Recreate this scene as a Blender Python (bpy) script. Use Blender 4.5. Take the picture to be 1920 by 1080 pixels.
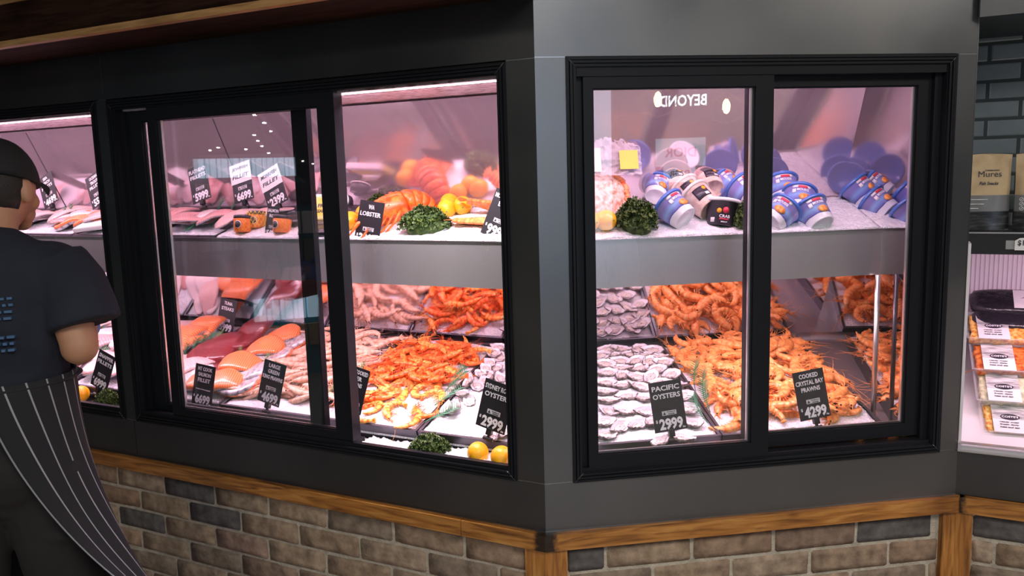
import bpy, bmesh, math, random
from mathutils import Vector, Matrix, noise
PI = math.pi
V = Vector
for o in list(bpy.data.objects): bpy.data.objects.remove(o)
SC = bpy.context.scene
COL = SC.collection

# ------------------------------------------------------------------ camera
F = 1516.44; PITCH = .1403; ROLL = -.0287; H = 1.6
fw = V((0, math.cos(PITCH), -math.sin(PITCH))); rt = V((1, 0, 0)); up = rt.cross(fw)
CR = rt*math.cos(ROLL) + up*math.sin(ROLL); CU = -rt*math.sin(ROLL) + up*math.cos(ROLL)
E0 = V((0, 0, H))
cam = bpy.data.cameras.new('camera'); camo = bpy.data.objects.new('camera', cam); COL.objects.link(camo)
cam.sensor_width = 36; cam.lens = 36*F/1920; cam.clip_start = .05; cam.clip_end = 100
m = Matrix((CR, CU, -fw)).transposed().to_4x4(); m.translation = E0; camo.matrix_world = m
SC.camera = camo
# ------------------------------------------------------------------ view, world
SC.view_settings.view_transform = 'Standard'; SC.view_settings.look = 'None'
SC.view_settings.gamma = 1; SC.view_settings.exposure = 0.0; SC.view_settings.use_curve_mapping = False
w = bpy.data.worlds.new('world'); SC.world = w; w.use_nodes = True
w.node_tree.nodes['Background'].inputs[0].default_value = (.72, .80, .95, 1)
w.node_tree.nodes['Background'].inputs[1].default_value = .3

# ------------------------------------------------------------------ wall frames (u to the right, d into the case, z up)
aL = 1.108; aR = 1.4255
C0 = V((.0769*2.15/2.2, 2.15, 0))
dL = V((-math.sin(aL), math.cos(aL), 0)); nL = V((math.cos(aL), math.sin(aL), 0))
dR = V((math.sin(aR), math.cos(aR), 0)); nR = V((-math.cos(aR), math.sin(aR), 0))
RLEN = 1.262
C1 = C0 + dR*RLEN
def frame(o, x, y):
    m = Matrix((x, y, V((0, 0, 1)))).transposed().to_4x4(); m.translation = o; return m
OX = C0 + dR*1.095; dX = V((math.sin(math.radians(96)), math.cos(math.radians(96)), 0)); nX = V((math.sin(math.radians(6)), math.cos(math.radians(6)), 0)); FX = frame(OX, dX, nX)
FL = frame(C0, -dL, nL); FR = frame(C0, dR, nR); F3 = frame(C1, -dL, nL); FW = Matrix.Identity(4)
MIT = math.tan((aR - (PI - aL) + 0)/2) if False else math.tan(math.radians(34.84)/2)   # mitre: the corner moves u by d*MIT
LO = (.10, .80, .278); HI = (.20, 1.395, .30)            # tray planes: d0, z0, slope
def zlo(d): return LO[1] + LO[2]*(d - LO[0])
def zhi(d): return HI[1] + HI[2]*(d - HI[0])
FRS = {'L': (nL, FL), 'R': (nR, FR), 'X': (nX, FX), '3': (nL, F3)}
def at(side, plane, x, y, off=0.):
    """point (u, d, z) of the sloping display plane seen at photo pixel x, y"""
    n, fr = FRS[side]
    d0, z0, k = LO if plane == 'lo' else HI
    N = V((0, 0, 1)) - n*k; P0 = fr.translation + n*d0 + V((0, 0, z0 + off))
    v = fw + CR*((x - 960)/F) - CU*((y - 540)/F)
    P = E0 + v*((P0 - E0).dot(N)/v.dot(N))
    return fr.inverted() @ P
def atd(side, x, y, d):
    n, fr = FRS[side]
    v = fw + CR*((x - 960)/F) - CU*((y - 540)/F)
    P = E0 + v*((fr.translation + n*d - E0).dot(n)/v.dot(n))
    return fr.inverted() @ P
def bounce(side, x, y, dist):
    """point of the shop behind the camera that the pane shows at photo pixel x, y"""
    n = nL if side == 'L' else nR
    v = (fw + CR*((x - 960)/F) - CU*((y - 540)/F)).normalized()
    P = E0 + v*((C0 - E0).dot(n)/v.dot(n)); r = v - 2*v.dot(n)*n
    return P + r*dist

# ------------------------------------------------------------------ lights
def area(name, mat, sx, sy, power, col, spread=PI):
    l = bpy.data.lights.new(name, 'AREA'); l.shape = 'RECTANGLE'; l.size = sx; l.size_y = sy; l.energy = power; l.color = col; l.spread = spread
    o = bpy.data.objects.new(name, l); COL.objects.link(o); o.matrix_world = mat; return o
def aim(fr, p, d):
    """matrix at frame point p whose -Z looks along frame direction d and whose X runs along the wall"""
    z = -V(d).normalized(); x = V((1, 0, 0)); y = z.cross(x).normalized()
    m = Matrix((x, y, z)).transposed().to_4x4(); m.translation = V(p); return fr @ m
PINK = (1, .63, .82); WHT = (1, .86, .90)
area('case_top_light_left', aim(FL, (-1.85, .07, 1.838), (0, .55, -1)), 3.5, .03, 19, PINK)
area('case_top_light_right', aim(FR, (.58, .07, 1.838), (0, .55, -1)), .95, .03, 5.6, PINK)
area('shelf_light_left', aim(FL, (-1.9, .235, 1.238), (0, .12, -1)), 3.3, .03, 21, PINK)
area('shelf_light_right', aim(FR, (.60, .235, 1.238), (0, .12, -1)), .90, .03, 6.2, PINK)
area('sill_light_left', aim(FL, (-.36, .035, 1.84), (0, .03, -1)), .40, .02, 3.6, (1, .95, .95), math.radians(110))
area('fridge_light', aim(F3, (.5, .10, 1.30), (0, .3, -1)), .8, .05, 4.2, (1, .60, .78))
def dn(x, y, z, sx, sy, p, c): 
    m = Matrix.Translation((x, y, z)); return area('shop_ceiling_light', m, sx, sy, p, c)
dn(.6, -.4, 3.05, 1.2, 1.2, 60, (1, .95, .88))
dn(-2.2, -1.6, 3.05, 1.2, 1.2, 60, (1, .95, .88))
dn(3.2, .2, 3.05, 1.0, 1.0, 50, (1, .92, .82))

# ------------------------------------------------------------------ materials
def mat(name, col, rough=.5, metal=0., **k):
    m = bpy.data.materials.new(name); m.use_nodes = True; b = m.node_tree.nodes['Principled BSDF']
    b.inputs['Base Color'].default_value = (*col, 1); b.inputs['Roughness'].default_value = rough; b.inputs['Metallic'].default_value = metal
    for q, v in k.items():
        b.inputs[{'spec': 'Specular IOR Level', 'trans': 'Transmission Weight', 'ior': 'IOR', 'sss': 'Subsurface Weight', 'sheen': 'Sheen Weight', 'emit': 'Emission Strength', 'coat': 'Coat Weight', 'alpha': 'Alpha'}[q]].default_value = v
    if 'sss' in k: b.inputs['Subsurface Radius'].default_value = (.01, .006, .004)
    if 'emit' in k: b.inputs['Emission Color'].default_value = (*col, 1)
    return m
def N(m, t, **k):
    n = m.node_tree.nodes.new(t)
    for q, v in k.items(): setattr(n, q, v)
    return n
def Lk(m, a, b): m.node_tree.links.new(a, b)
def bsdf(m): return m.node_tree.nodes['Principled BSDF']
def noise_col(m, stops, scale=20, detail=4, coord='Object', stretch=(1, 1, 1), bump=0., rough=None, bscale=None, dist=.002):
    tc = N(m, 'ShaderNodeTexCoord'); mp = N(m, 'ShaderNodeMapping'); mp.inputs['Scale'].default_value = stretch
    Lk(m, tc.outputs[coord], mp.inputs['Vector'])
    nz = N(m, 'ShaderNodeTexNoise'); nz.inputs['Scale'].default_value = scale; nz.inputs['Detail'].default_value = detail
    Lk(m, mp.outputs[0], nz.inputs['Vector'])
    if stops:
        r = N(m, 'ShaderNodeValToRGB'); e = r.color_ramp.elements
        while len(e) < len(stops): e.new(.5)
        for i, (p, c) in enumerate(stops): e[i].position = p; e[i].color = (*c, 1)
        Lk(m, nz.outputs['Fac'], r.inputs[0]); Lk(m, r.outputs[0], bsdf(m).inputs['Base Color'])
    if bump:
        n2 = nz
        if bscale:
            n2 = N(m, 'ShaderNodeTexNoise'); n2.inputs['Scale'].default_value = bscale; n2.inputs['Detail'].default_value = 3; Lk(m, mp.outputs[0], n2.inputs['Vector'])
        b = N(m, 'ShaderNodeBump'); b.inputs['Strength'].default_value = bump; b.inputs['Distance'].default_value = dist
        Lk(m, n2.outputs['Fac'], b.inputs['Height']); Lk(m, b.outputs[0], bsdf(m).inputs['Normal'])
    if rough:
        mr = N(m, 'ShaderNodeMapRange'); mr.inputs['To Min'].default_value = rough[0]; mr.inputs['To Max'].default_value = rough[1]
        mr.inputs['From Min'].default_value = .3; mr.inputs['From Max'].default_value = .7
        Lk(m, nz.outputs['Fac'], mr.inputs['Value']); Lk(m, mr.outputs[0], bsdf(m).inputs['Roughness'])
    return m
M = {}
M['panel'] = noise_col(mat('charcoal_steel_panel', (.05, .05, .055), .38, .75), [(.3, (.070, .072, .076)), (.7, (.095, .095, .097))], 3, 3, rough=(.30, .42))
M['panelR'] = noise_col(mat('charcoal_steel_panel_lit', (.1, .1, .1), .38, .8), [(.3, (.145, .152, .162)), (.7, (.18, .18, .178))], 3, 3, rough=(.28, .40))  # panel steel made lighter: the shopfront's bluish reflection put into this facet's colour
M['frame'] = mat('black_window_frame', (.012, .013, .016), .40, .0, spec=.15)
M['seam'] = mat('bright_panel_edge', (.35, .36, .38), .3, 1.)
M['steel'] = noise_col(mat('brushed_steel', (.5, .5, .5), .3, .75), [(.3, (.74, .73, .74)), (.7, (.78, .77, .78))], 3, 2, stretch=(2, 2, .4), rough=(.26, .32))
M['tray'] = mat('dark_steel_tray', (.10, .095, .11), .35, .7)
M['deck'] = mat('grey_steel_deck', (.30, .27, .29), .35, .6)
M['alu'] = mat('brushed_aluminium', (.7, .68, .68), .35, 1.)
M['white'] = mat('white_plastic', (.8, .8, .8), .4)
M['black'] = mat('black_plastic', (.012, .012, .014), .4)
M['card'] = mat('black_price_card', (.012, .012, .016), .55)
M['ink'] = mat('white_lettering', (.85, .85, .88), .5)
M['dark_ink'] = mat('dark_lettering', (.02, .02, .03), .5)
M['silver'] = mat('silver_badge', (.6, .6, .62), .5)
def wood(name, a, b, c, stretch):
    m = mat(name, b, .42, coat=.15)
    tc = N(m, 'ShaderNodeTexCoord'); mp = N(m, 'ShaderNodeMapping'); mp.inputs['Scale'].default_value = stretch
    Lk(m, tc.outputs['Object'], mp.inputs['Vector'])
    nz = N(m, 'ShaderNodeTexNoise'); nz.inputs['Scale'].default_value = 5; nz.inputs['Detail'].default_value = 8; nz.inputs['Distortion'].default_value = .8
    Lk(m, mp.outputs[0], nz.inputs['Vector'])
    r = N(m, 'ShaderNodeValToRGB'); e = r.color_ramp.elements; e.new(.5)
    for i, (p, q) in enumerate(((.30, a), (.5, b), (.68, c))): e[i].position = p; e[i].color = (*q, 1)
    Lk(m, nz.outputs['Fac'], r.inputs[0])
    n2 = N(m, 'ShaderNodeTexNoise'); n2.inputs['Scale'].default_value = 2.2; n2.inputs['Detail'].default_value = 5; Lk(m, tc.outputs['Object'], n2.inputs['Vector'])
    r2 = N(m, 'ShaderNodeValToRGB'); r2.color_ramp.elements[0].position = .28; r2.color_ramp.elements[0].color = (.25, .2, .18, 1); r2.color_ramp.elements[1].position = .42; r2.color_ramp.elements[1].color = (1, 1, 1, 1)
    Lk(m, n2.outputs['Fac'], r2.inputs[0])
    mx = N(m, 'ShaderNodeMix', data_type='RGBA', blend_type='MULTIPLY'); mx.inputs[0].default_value = .8
    Lk(m, r.outputs[0], mx.inputs[6]); Lk(m, r2.outputs[0], mx.inputs[7]); Lk(m, mx.outputs[2], bsdf(m).inputs['Base Color'])
    b_ = N(m, 'ShaderNodeBump'); b_.inputs['Strength'].default_value = .3; b_.inputs['Distance'].default_value = .001
    Lk(m, nz.outputs['Fac'], b_.inputs['Height']); Lk(m, b_.outputs[0], bsdf(m).inputs['Normal'])
    return m
M['wood'] = wood('honey_timber', (.13, .045, .008), (.38, .15, .027), (.53, .25, .06), (1.2, 14, 14))
M['woodv'] = wood('honey_timber_upright', (.13, .045, .008), (.38, .15, .027), (.53, .25, .06), (14, 14, 1.2))
M['trimwood'] = wood('light_timber_trim', (.30, .15, .05), (.46, .25, .09), (.55, .32, .13), (1.2, 14, 14))
M['darkwood'] = wood('dark_timber', (.012, .005, .003), (.028, .012, .007), (.04, .018, .01), (1.2, 14, 14)); bsdf(M['darkwood']).inputs['Coat Weight'].default_value = 0; bsdf(M['darkwood']).inputs['Roughness'].default_value = .8; bsdf(M['darkwood']).inputs['Specular IOR Level'].default_value = .1
# bricks: one colour per brick island
m = mat('brown_brick', (.2, .15, .11), .9)
g = N(m, 'ShaderNodeNewGeometry'); r = N(m, 'ShaderNodeValToRGB'); e = r.color_ramp.elements; r.color_ramp.interpolation = 'CONSTANT'
cols = [(.30, .215, .15), (.34, .265, .19), (.27, .185, .13), (.31, .235, .165), (.12, .115, .115), (.33, .24, .17), (.36, .285, .21), (.25, .18, .135), (.32, .25, .18), (.34, .24, .19), (.26, .21, .16), (.35, .27, .19)]
while len(e) < len(cols): e.new(.5)
for i, c in enumerate(cols): e[i].position = i/len(cols); e[i].color = (*c, 1)
Lk(m, g.outputs['Random Per Island'], r.inputs[0])
tc = N(m, 'ShaderNodeTexCoord'); nz = N(m, 'ShaderNodeTexNoise'); nz.inputs['Scale'].default_value = 26; nz.inputs['Detail'].default_value = 7; Lk(m, tc.outputs['Object'], nz.inputs['Vector'])
r2 = N(m, 'ShaderNodeValToRGB'); r2.color_ramp.elements[0].position = .3; r2.color_ramp.elements[0].color = (.55, .5, .48, 1); r2.color_ramp.elements[1].position = .66; r2.color_ramp.elements[1].color = (1.25, 1.2, 1.15, 1)
Lk(m, nz.outputs['Fac'], r2.inputs[0])
mx = N(m, 'ShaderNodeMix', data_type='RGBA', blend_type='MULTIPLY'); mx.inputs[0].default_value = 1; Lk(m, r.outputs[0], mx.inputs[6]); Lk(m, r2.outputs[0], mx.inputs[7]); Lk(m, mx.outputs[2], bsdf(m).inputs['Base Color'])
n3 = N(m, 'ShaderNodeTexNoise'); n3.inputs['Scale'].default_value = 70; n3.inputs['Detail'].default_value = 8; Lk(m, tc.outputs['Object'], n3.inputs['Vector'])
b_ = N(m, 'ShaderNodeBump'); b_.inputs['Strength'].default_value = .9; b_.inputs['Distance'].default_value = .004; Lk(m, n3.outputs['Fac'], b_.inputs['Height']); Lk(m, b_.outputs[0], bsdf(m).inputs['Normal'])
M['brick'] = m
M['mortar'] = noise_col(mat('pale_mortar', (.4, .35, .28), .95), [(.3, (.38, .34, .27)), (.7, (.56, .50, .40))], 40, 6, bump=1., bscale=160, dist=.004)
# mirror with fog
def mirror(name, col, r0, r1, scale=2.2):
    m = mat(name, col, r0, 1.)
    tc = N(m, 'ShaderNodeTexCoord'); nz = N(m, 'ShaderNodeTexNoise'); nz.inputs['Scale'].default_value = scale; nz.inputs['Detail'].default_value = 5
    Lk(m, tc.outputs['Object'], nz.inputs['Vector'])
    mr = N(m, 'ShaderNodeMapRange'); mr.inputs['From Min'].default_value = .35; mr.inputs['From Max'].default_value = .68; mr.inputs['To Min'].default_value = r0; mr.inputs['To Max'].default_value = r1
    Lk(m, nz.outputs['Fac'], mr.inputs['Value']); Lk(m, mr.outputs[0], bsdf(m).inputs['Roughness'])
    return m
M['mirror_lo'] = mirror('lower_mirror', (.80, .76, .78), .03, .10)
M['mirror_hi'] = mirror('fogged_upper_mirror', (.80, .66, .72), .05, .15, 3.); bsdf(M['mirror_hi']).inputs['Metallic'].default_value = .80
M['speckle'] = noise_col(mat('speckled_canopy_lining', (.6, .5, .52), .3, .4), [(.40, (.30, .18, .17)), (.50, (.62, .52, .54)), (.7, (.72, .62, .65))], 38, 5, stretch=(1, 2, 1), bump=.4, bscale=60)
M['mirror_end'] = mirror('end_mirror', (.72, .68, .70), .02, .12)
# glass pane: clear sheet that mirrors a little
m = bpy.data.materials.new('clear_glass_pane'); m.use_nodes = True; nt = m.node_tree; nt.nodes.clear()
out = nt.nodes.new('ShaderNodeOutputMaterial'); mix = nt.nodes.new('ShaderNodeMixShader'); tr = nt.nodes.new('ShaderNodeBsdfTransparent'); gl = nt.nodes.new('ShaderNodeBsdfGlossy'); fr = nt.nodes.new('ShaderNodeMath'); lw = nt.nodes.new('ShaderNodeLayerWeight'); pw = nt.nodes.new('ShaderNodeMath')
tr.inputs[0].default_value = (.95, .96, .96, 1); gl.inputs['Roughness'].default_value = .01; lw.inputs[0].default_value = .5; pw.operation = 'POWER'; pw.inputs[1].default_value = 4.; nt.links.new(lw.outputs['Facing'], pw.inputs[0]); fr.operation = 'MULTIPLY_ADD'; fr.inputs[1].default_value = .9; fr.inputs[2].default_value = .06; nt.links.new(pw.outputs[0], fr.inputs[0])
nt.links.new(fr.outputs[0], mix.inputs[0]); nt.links.new(tr.outputs[0], mix.inputs[1]); nt.links.new(gl.outputs[0], mix.inputs[2]); nt.links.new(mix.outputs[0], out.inputs[0])
M['glass'] = m
def clear(name, tint, amt, rough=.1):
    m = bpy.data.materials.new(name); m.use_nodes = True; nt = m.node_tree; nt.nodes.clear()
    out = nt.nodes.new('ShaderNodeOutputMaterial'); mix = nt.nodes.new('ShaderNodeMixShader'); tr = nt.nodes.new('ShaderNodeBsdfTransparent'); gl = nt.nodes.new('ShaderNodeBsdfPrincipled')
    gl.inputs['Base Color'].default_value = (*tint, 1); gl.inputs['Roughness'].default_value = rough; mix.inputs[0].default_value = amt
    nt.links.new(tr.outputs[0], mix.inputs[1]); nt.links.new(gl.outputs[0], mix.inputs[2]); nt.links.new(mix.outputs[0], out.inputs[0]); return m
M['film'] = clear('clear_film', (.9, .85, .9), .30, .12)
M['clearbox'] = clear('clear_plastic', (.8, .8, .82), .25, .1)
# ice
m = mat('crushed_ice', (.86, .88, .92), .22, sss=.25)
tc = N(m, 'ShaderNodeTexCoord'); vo = N(m, 'ShaderNodeTexVoronoi'); vo.inputs['Scale'].default_value = 210; Lk(m, tc.outputs['Object'], vo.inputs['Vector'])
nz = N(m, 'ShaderNodeTexNoise'); nz.inputs['Scale'].default_value = 90; nz.inputs['Detail'].default_value = 5; Lk(m, tc.outputs['Object'], nz.inputs['Vector'])
r = N(m, 'ShaderNodeValToRGB'); r.color_ramp.elements[0].position = .3; r.color_ramp.elements[0].color = (.74, .76, .81, 1); r.color_ramp.elements[1].position = .62; r.color_ramp.elements[1].color = (.93, .94, .97, 1)
Lk(m, nz.outputs['Fac'], r.inputs[0]); Lk(m, r.outputs[0], bsdf(m).inputs['Base Color'])
b_ = N(m, 'ShaderNodeBump'); b_.inputs['Strength'].default_value = .8; b_.inputs['Distance'].default_value = .004; Lk(m, vo.outputs['Distance'], b_.inputs['Height']); Lk(m, b_.outputs[0], bsdf(m).inputs['Normal'])
M['ice'] = m
# ------------------------------------------------------------------ mesh builder
class MB:
    def __init__(s): s.v = []; s.f = []; s.mi = []; s.uv = []; s.has_uv = False; s.sm = []
    def add(s, vs, fs, mi=0, T=None, uvs=None, smooth=True):
        o = len(s.v)
        s.v += [tuple(T @ V(p)) if T is not None else tuple(p) for p in vs]
        s.f += [tuple(i + o for i in f) for f in fs]; s.mi += [mi]*len(fs); s.sm += [smooth]*len(fs)
        if uvs is None: uvs = [(0, 0)]*len(vs)
        else: s.has_uv = True
        s.uv += uvs
        return s
    def box(s, x0, x1, y0, y1, z0, z1, mi=0, T=None):
        vs = [(x, y, z) for x in (x0, x1) for y in (y0, y1) for z in (z0, z1)]
        return s.add(vs, [(0, 1, 3, 2), (4, 6, 7, 5), (0, 4, 5, 1), (2, 3, 7, 6), (0, 2, 6, 4), (1, 5, 7, 3)], mi, T, smooth=False)
    def bbox(s, x0, x1, y0, y1, z0, z1, b=.002, mi=0, T=None):
        """box with chamfered edges"""
        bm = bmesh.new(); r = bmesh.ops.create_cube(bm, size=1)
        for v in bm.verts: v.co = V((x0 + (v.co.x + .5)*(x1 - x0), y0 + (v.co.y + .5)*(y1 - y0), z0 + (v.co.z + .5)*(z1 - z0)))
        b = min(b, .45*min(x1 - x0, y1 - y0, z1 - z0))
        bmesh.ops.bevel(bm, geom=bm.edges[:], offset=b, segments=2, affect='EDGES', profile=.6)
        bm.verts.index_update(); s.add([v.co.copy() for v in bm.verts], [[v.index for v in f.verts] for f in bm.faces], mi, T, smooth=False); bm.free(); return s
    def prism(s, pts, z0, z1, mi=0, T=None, smooth=False):
        n = len(pts); vs = [(x, y, z0) for x, y in pts] + [(x, y, z1) for x, y in pts]
        fs = [tuple(range(n))[::-1], tuple(range(n, 2*n))] + [(i, (i + 1) % n, n + (i + 1) % n, n + i) for i in range(n)]
        return s.add(vs, fs, mi, T, smooth=smooth)
    def tube(s, path, r, seg=8, mi=0, T=None, sq=1., cap=True):
        path = [V(p) for p in path]; n = len(path)
        rs = r if isinstance(r, (list, tuple)) else [r]*n
        vs = []; uv = []; nrm = None
        for i, p in enumerate(path):
            t = (path[min(i + 1, n - 1)] - path[max(i - 1, 0)]).normalized()
            if nrm is None:
                nrm = t.cross(V((0, 0, 1)));
                if nrm.length < .1: nrm = t.cross(V((0, 1, 0)))
                nrm.normalize()
            nrm = (nrm - t*nrm.dot(t)).normalized(); b = t.cross(nrm)
            for k in range(seg):
                a = 2*PI*k/seg; vs.append(p + nrm*(math.cos(a)*rs[i]) + b*(math.sin(a)*rs[i]*sq)); uv.append((i/max(1, n - 1), k/seg))
        fs = [(i*seg + k, i*seg + (k + 1) % seg, (i + 1)*seg + (k + 1) % seg, (i + 1)*seg + k) for i in range(n - 1) for k in range(seg)]
        if cap: fs += [tuple(range(seg))[::-1], tuple(range((n - 1)*seg, n*seg))]
        return s.add(vs, fs, mi, T, uv)
    def lathe(s, prof, seg=24, mi=0, T=None, cap=True):
        """profile of (radius, z)"""
        vs = []; uv = []
        for i, (r, z) in enumerate(prof):
            for k in range(seg): a = 2*PI*k/seg; vs.append((r*math.cos(a), r*math.sin(a), z)); uv.append((k/seg, i/(len(prof) - 1)))
        n = len(prof); fs = [(i*seg + k, i*seg + (k + 1) % seg, (i + 1)*seg + (k + 1) % seg, (i + 1)*seg + k) for i in range(n - 1) for k in range(seg)]
        if cap: fs += [tuple(range(seg))[::-1], tuple(range((n - 1)*seg, n*seg))]
        return s.add(vs, fs, mi, T, uv)
    def ball(s, c, r, seg=12, rings=8, mi=0, T=None, f=None):
        c = V(c); r = V(r) if hasattr(r, '__len__') else V((r, r, r)); vs = []; uv = []
        for i in range(rings + 1):
            p = PI*i/rings
            for k in range(seg):
                a = 2*PI*k/seg; q = V((math.sin(p)*math.cos(a), math.sin(p)*math.sin(a), math.cos(p)))
                if f: q = f(q)
                vs.append(c + V((q.x*r.x, q.y*r.y, q.z*r.z))); uv.append((k/seg, i/rings))
        fs = [(i*seg + k, (i + 1)*seg + k, (i + 1)*seg + (k + 1) % seg, i*seg + (k + 1) % seg) for i in range(rings) for k in range(seg)]
        return s.add(vs, fs, mi, T, uv)
    def sheet(s, nx, ny, fn, mi=0, T=None, thick=0.):
        """grid fn(a, b) -> point, a and b in 0..1; thick > 0 closes it into a solid"""
        vs = []; uv = []
        for j in range(ny + 1):
            for i in range(nx + 1): vs.append(V(fn(i/nx, j/ny))); uv.append((i/nx, j/ny))
        W = nx + 1; fs = [(j*W + i, j*W + i + 1, (j + 1)*W + i + 1, (j + 1)*W + i) for j in range(ny) for i in range(nx)]
        if thick:
            nn = [V((0, 0, 0)) for _ in vs]
            for f in fs:
                n = (vs[f[1]] - vs[f[0]]).cross(vs[f[3]] - vs[f[0]])
                for q in f: nn[q] += n
            o = len(vs); vs = vs + [v - n.normalized()*thick if n.length > 0 else v for v, n in zip(vs, nn)]; uv = uv + uv
            fs = fs + [tuple(q + o for q in f)[::-1] for f in fs]
            bd = [i for i in range(W)] + [j*W + nx for j in range(1, ny + 1)] + [ny*W + i for i in range(nx - 1, -1, -1)] + [j*W for j in range(ny - 1, 0, -1)]
            for a, b in zip(bd, bd[1:] + bd[:1]): fs.append((b, a, a + o, b + o))
        return s.add(vs, fs, mi, T, uv)
    def data(s, name, mats):
        me = bpy.data.meshes.new(name); me.from_pydata(s.v, [], s.f)
        for q in (mats if isinstance(mats, (list, tuple)) else [mats]): me.materials.append(q)
        me.polygons.foreach_set('material_index', s.mi); me.polygons.foreach_set('use_smooth', s.sm)
        if s.has_uv:
            l = me.uv_layers.new(name='UVMap'); vi = [0]*len(me.loops); me.loops.foreach_get('vertex_index', vi)
            l.data.foreach_set('uv', [c for i in vi for c in s.uv[i]])
        me.update(); return me
    def build(s, name, mats, parent=None, T=None):
        return link(s.data(name, mats), name, parent, T)
def link(me, name, parent=None, T=None):
    o = bpy.data.objects.new(name, me); COL.objects.link(o)
    if parent: o.parent = parent
    if T is not None: o.matrix_local = T
    return o
def tag(o, label=None, cat=None, group=None, kind=None):
    if label: o['label'] = label
    if cat: o['category'] = cat
    if group: o['group'] = group
    if kind: o['kind'] = kind
    return o
def empty(name, T, label=None, cat=None, group=None, kind=None):
    o = bpy.data.objects.new(name, None); COL.objects.link(o); o.empty_display_size = .05; o.matrix_world = T
    return tag(o, label, cat, group, kind)
def dup(o, T, label, group=None, cat=None):
    c = o.copy(); COL.objects.link(c); c.matrix_world = T; c['label'] = label
    if group: c['group'] = group
    if cat: c['category'] = cat
    for ch in o.children:
        k = ch.copy(); COL.objects.link(k); k.parent = c; k.matrix_local = ch.matrix_local.copy()
        for g in ch.children:
            q = g.copy(); COL.objects.link(q); q.parent = k; q.matrix_local = g.matrix_local.copy()
    return c
def rot(ax, deg): return Matrix.Rotation(math.radians(deg), 4, ax)
def tr(*p): return Matrix.Translation(V(p))
def scl(x, y, z): return Matrix.Diagonal((x, y, z, 1))
_tc = {}
def text_mesh(s, bold=.020):
    key = (s, bold)
    if key in _tc: return _tc[key]
    c = bpy.data.curves.new('t', 'FONT'); c.body = s; c.offset = bold; c.resolution_u = 2; c.extrude = .02
    o = bpy.data.objects.new('t', c); COL.objects.link(o); dg = bpy.context.evaluated_depsgraph_get(); dg.update()
    me = bpy.data.meshes.new_from_object(o.evaluated_get(dg)); vs = [v.co.copy() for v in me.vertices]; fs = [tuple(p.vertices) for p in me.polygons]
    bpy.data.objects.remove(o); bpy.data.curves.remove(c); bpy.data.meshes.remove(me)
    xs = [v.x for v in vs]; ys = [v.y for v in vs]; x0, x1, y0, y1 = min(xs), max(xs), min(ys), max(ys)
    vs = [V(((v.x - (x0 + x1)/2)/(x1 - x0), (v.y - (y0 + y1)/2)/(y1 - y0), v.z)) for v in vs]
    _tc[key] = (vs, fs); return _tc[key]
def text(mb, s, cx, cz, w, h, y=0., mi=0, T=None, dy=.0008, slant=0., f=None, bold=.020):
    """lettering standing in the XZ plane, readable from -Y"""
    vs, fs = text_mesh(s, bold)
    q = [V((cx + v.x*w + slant*v.y*h, y - (v.z + .02)/.04*dy, cz + v.y*h)) for v in vs]
    if f: q = [f(p) for p in q]
    mb.add(q, fs, mi, T, smooth=False)
def shade(a, b, t): return tuple(x + (y - x)*t for x, y in zip(a, b))
# ------------------------------------------------------------------ the setting
def struct(o): o['kind'] = 'structure'; return o
def run(mb, side, prof, u_far, u_near=None, mi=0):
    """extrude a closed (d, z) outline along the wall, mitred at the outer corner unless u_near is given"""
    vs = []; n = len(prof)
    if u_near is None: u_near = {'L': lambda d: -d*MIT, 'R': lambda d: d*MIT, 'X': lambda d: -.126*d}[side]
    g = lambda u, d: u(d) if callable(u) else u
    for (d, z) in prof: vs.append((g(u_near, d), d, z))
    for (d, z) in prof: vs.append((g(u_far, d), d, z))
    fs = [tuple(range(n)), tuple(range(n, 2*n))[::-1]] + [(i, n + i, n + (i + 1) % n, (i + 1) % n) for i in range(n)]
    mb.add(vs, fs, mi, smooth=False); return mb
def rect(d0, d1, z0, z1): return [(d0, z0), (d1, z0), (d1, z1), (d0, z1)]
TH = .018
LW = -4.3
# wall_left: panels, brickwork, timber; the same for wall_front (the facet to the right) and wall_right
wl = struct(empty('wall_left', FL)); wf = struct(empty('wall_front', FR)); wr = struct(empty('wall_right', F3))
def part(name, mb, mats, parent, kind=None):
    o = mb.build(name, mats, parent); 
    if kind: o['kind'] = kind
    return o
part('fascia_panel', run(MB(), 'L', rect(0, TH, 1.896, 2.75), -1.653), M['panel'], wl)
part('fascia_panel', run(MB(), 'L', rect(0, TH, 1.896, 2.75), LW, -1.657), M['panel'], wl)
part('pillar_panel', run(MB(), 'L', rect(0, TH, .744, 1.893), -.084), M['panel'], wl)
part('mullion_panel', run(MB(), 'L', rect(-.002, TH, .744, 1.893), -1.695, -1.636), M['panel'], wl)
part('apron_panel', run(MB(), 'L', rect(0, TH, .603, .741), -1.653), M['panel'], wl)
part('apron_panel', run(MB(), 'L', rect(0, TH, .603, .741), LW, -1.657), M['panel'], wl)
mb = MB(); run(mb, 'L', rect(.001, TH - .002, 1.8932, 1.8958), -.084); run(mb, 'L', rect(.001, TH - .002, .7412, .7438), -.084); run(mb, 'L', rect(.002, TH, 1.9, 2.75), -1.6565, -1.6535); run(mb, 'L', rect(.002, TH, .605, .741), -1.6565, -1.6535); run(mb, 'L', rect(-.0025, .001, .7412, .7438), -1.695, -1.636); run(mb, 'L', rect(-.0025, .001, 1.8932, 1.8955), -1.68, -1.64)
run(mb, 'L', rect(-.003, .002, .6005, .6035), LW)
part('panel_edge', mb, M['seam'], wl)
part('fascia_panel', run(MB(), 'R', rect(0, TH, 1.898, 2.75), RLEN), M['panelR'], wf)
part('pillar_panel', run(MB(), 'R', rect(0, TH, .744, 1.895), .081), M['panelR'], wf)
part('pillar_panel', run(MB(), 'R', rect(0, TH, .744, 1.895), RLEN, 1.199), M['panelR'], wf)
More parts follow.
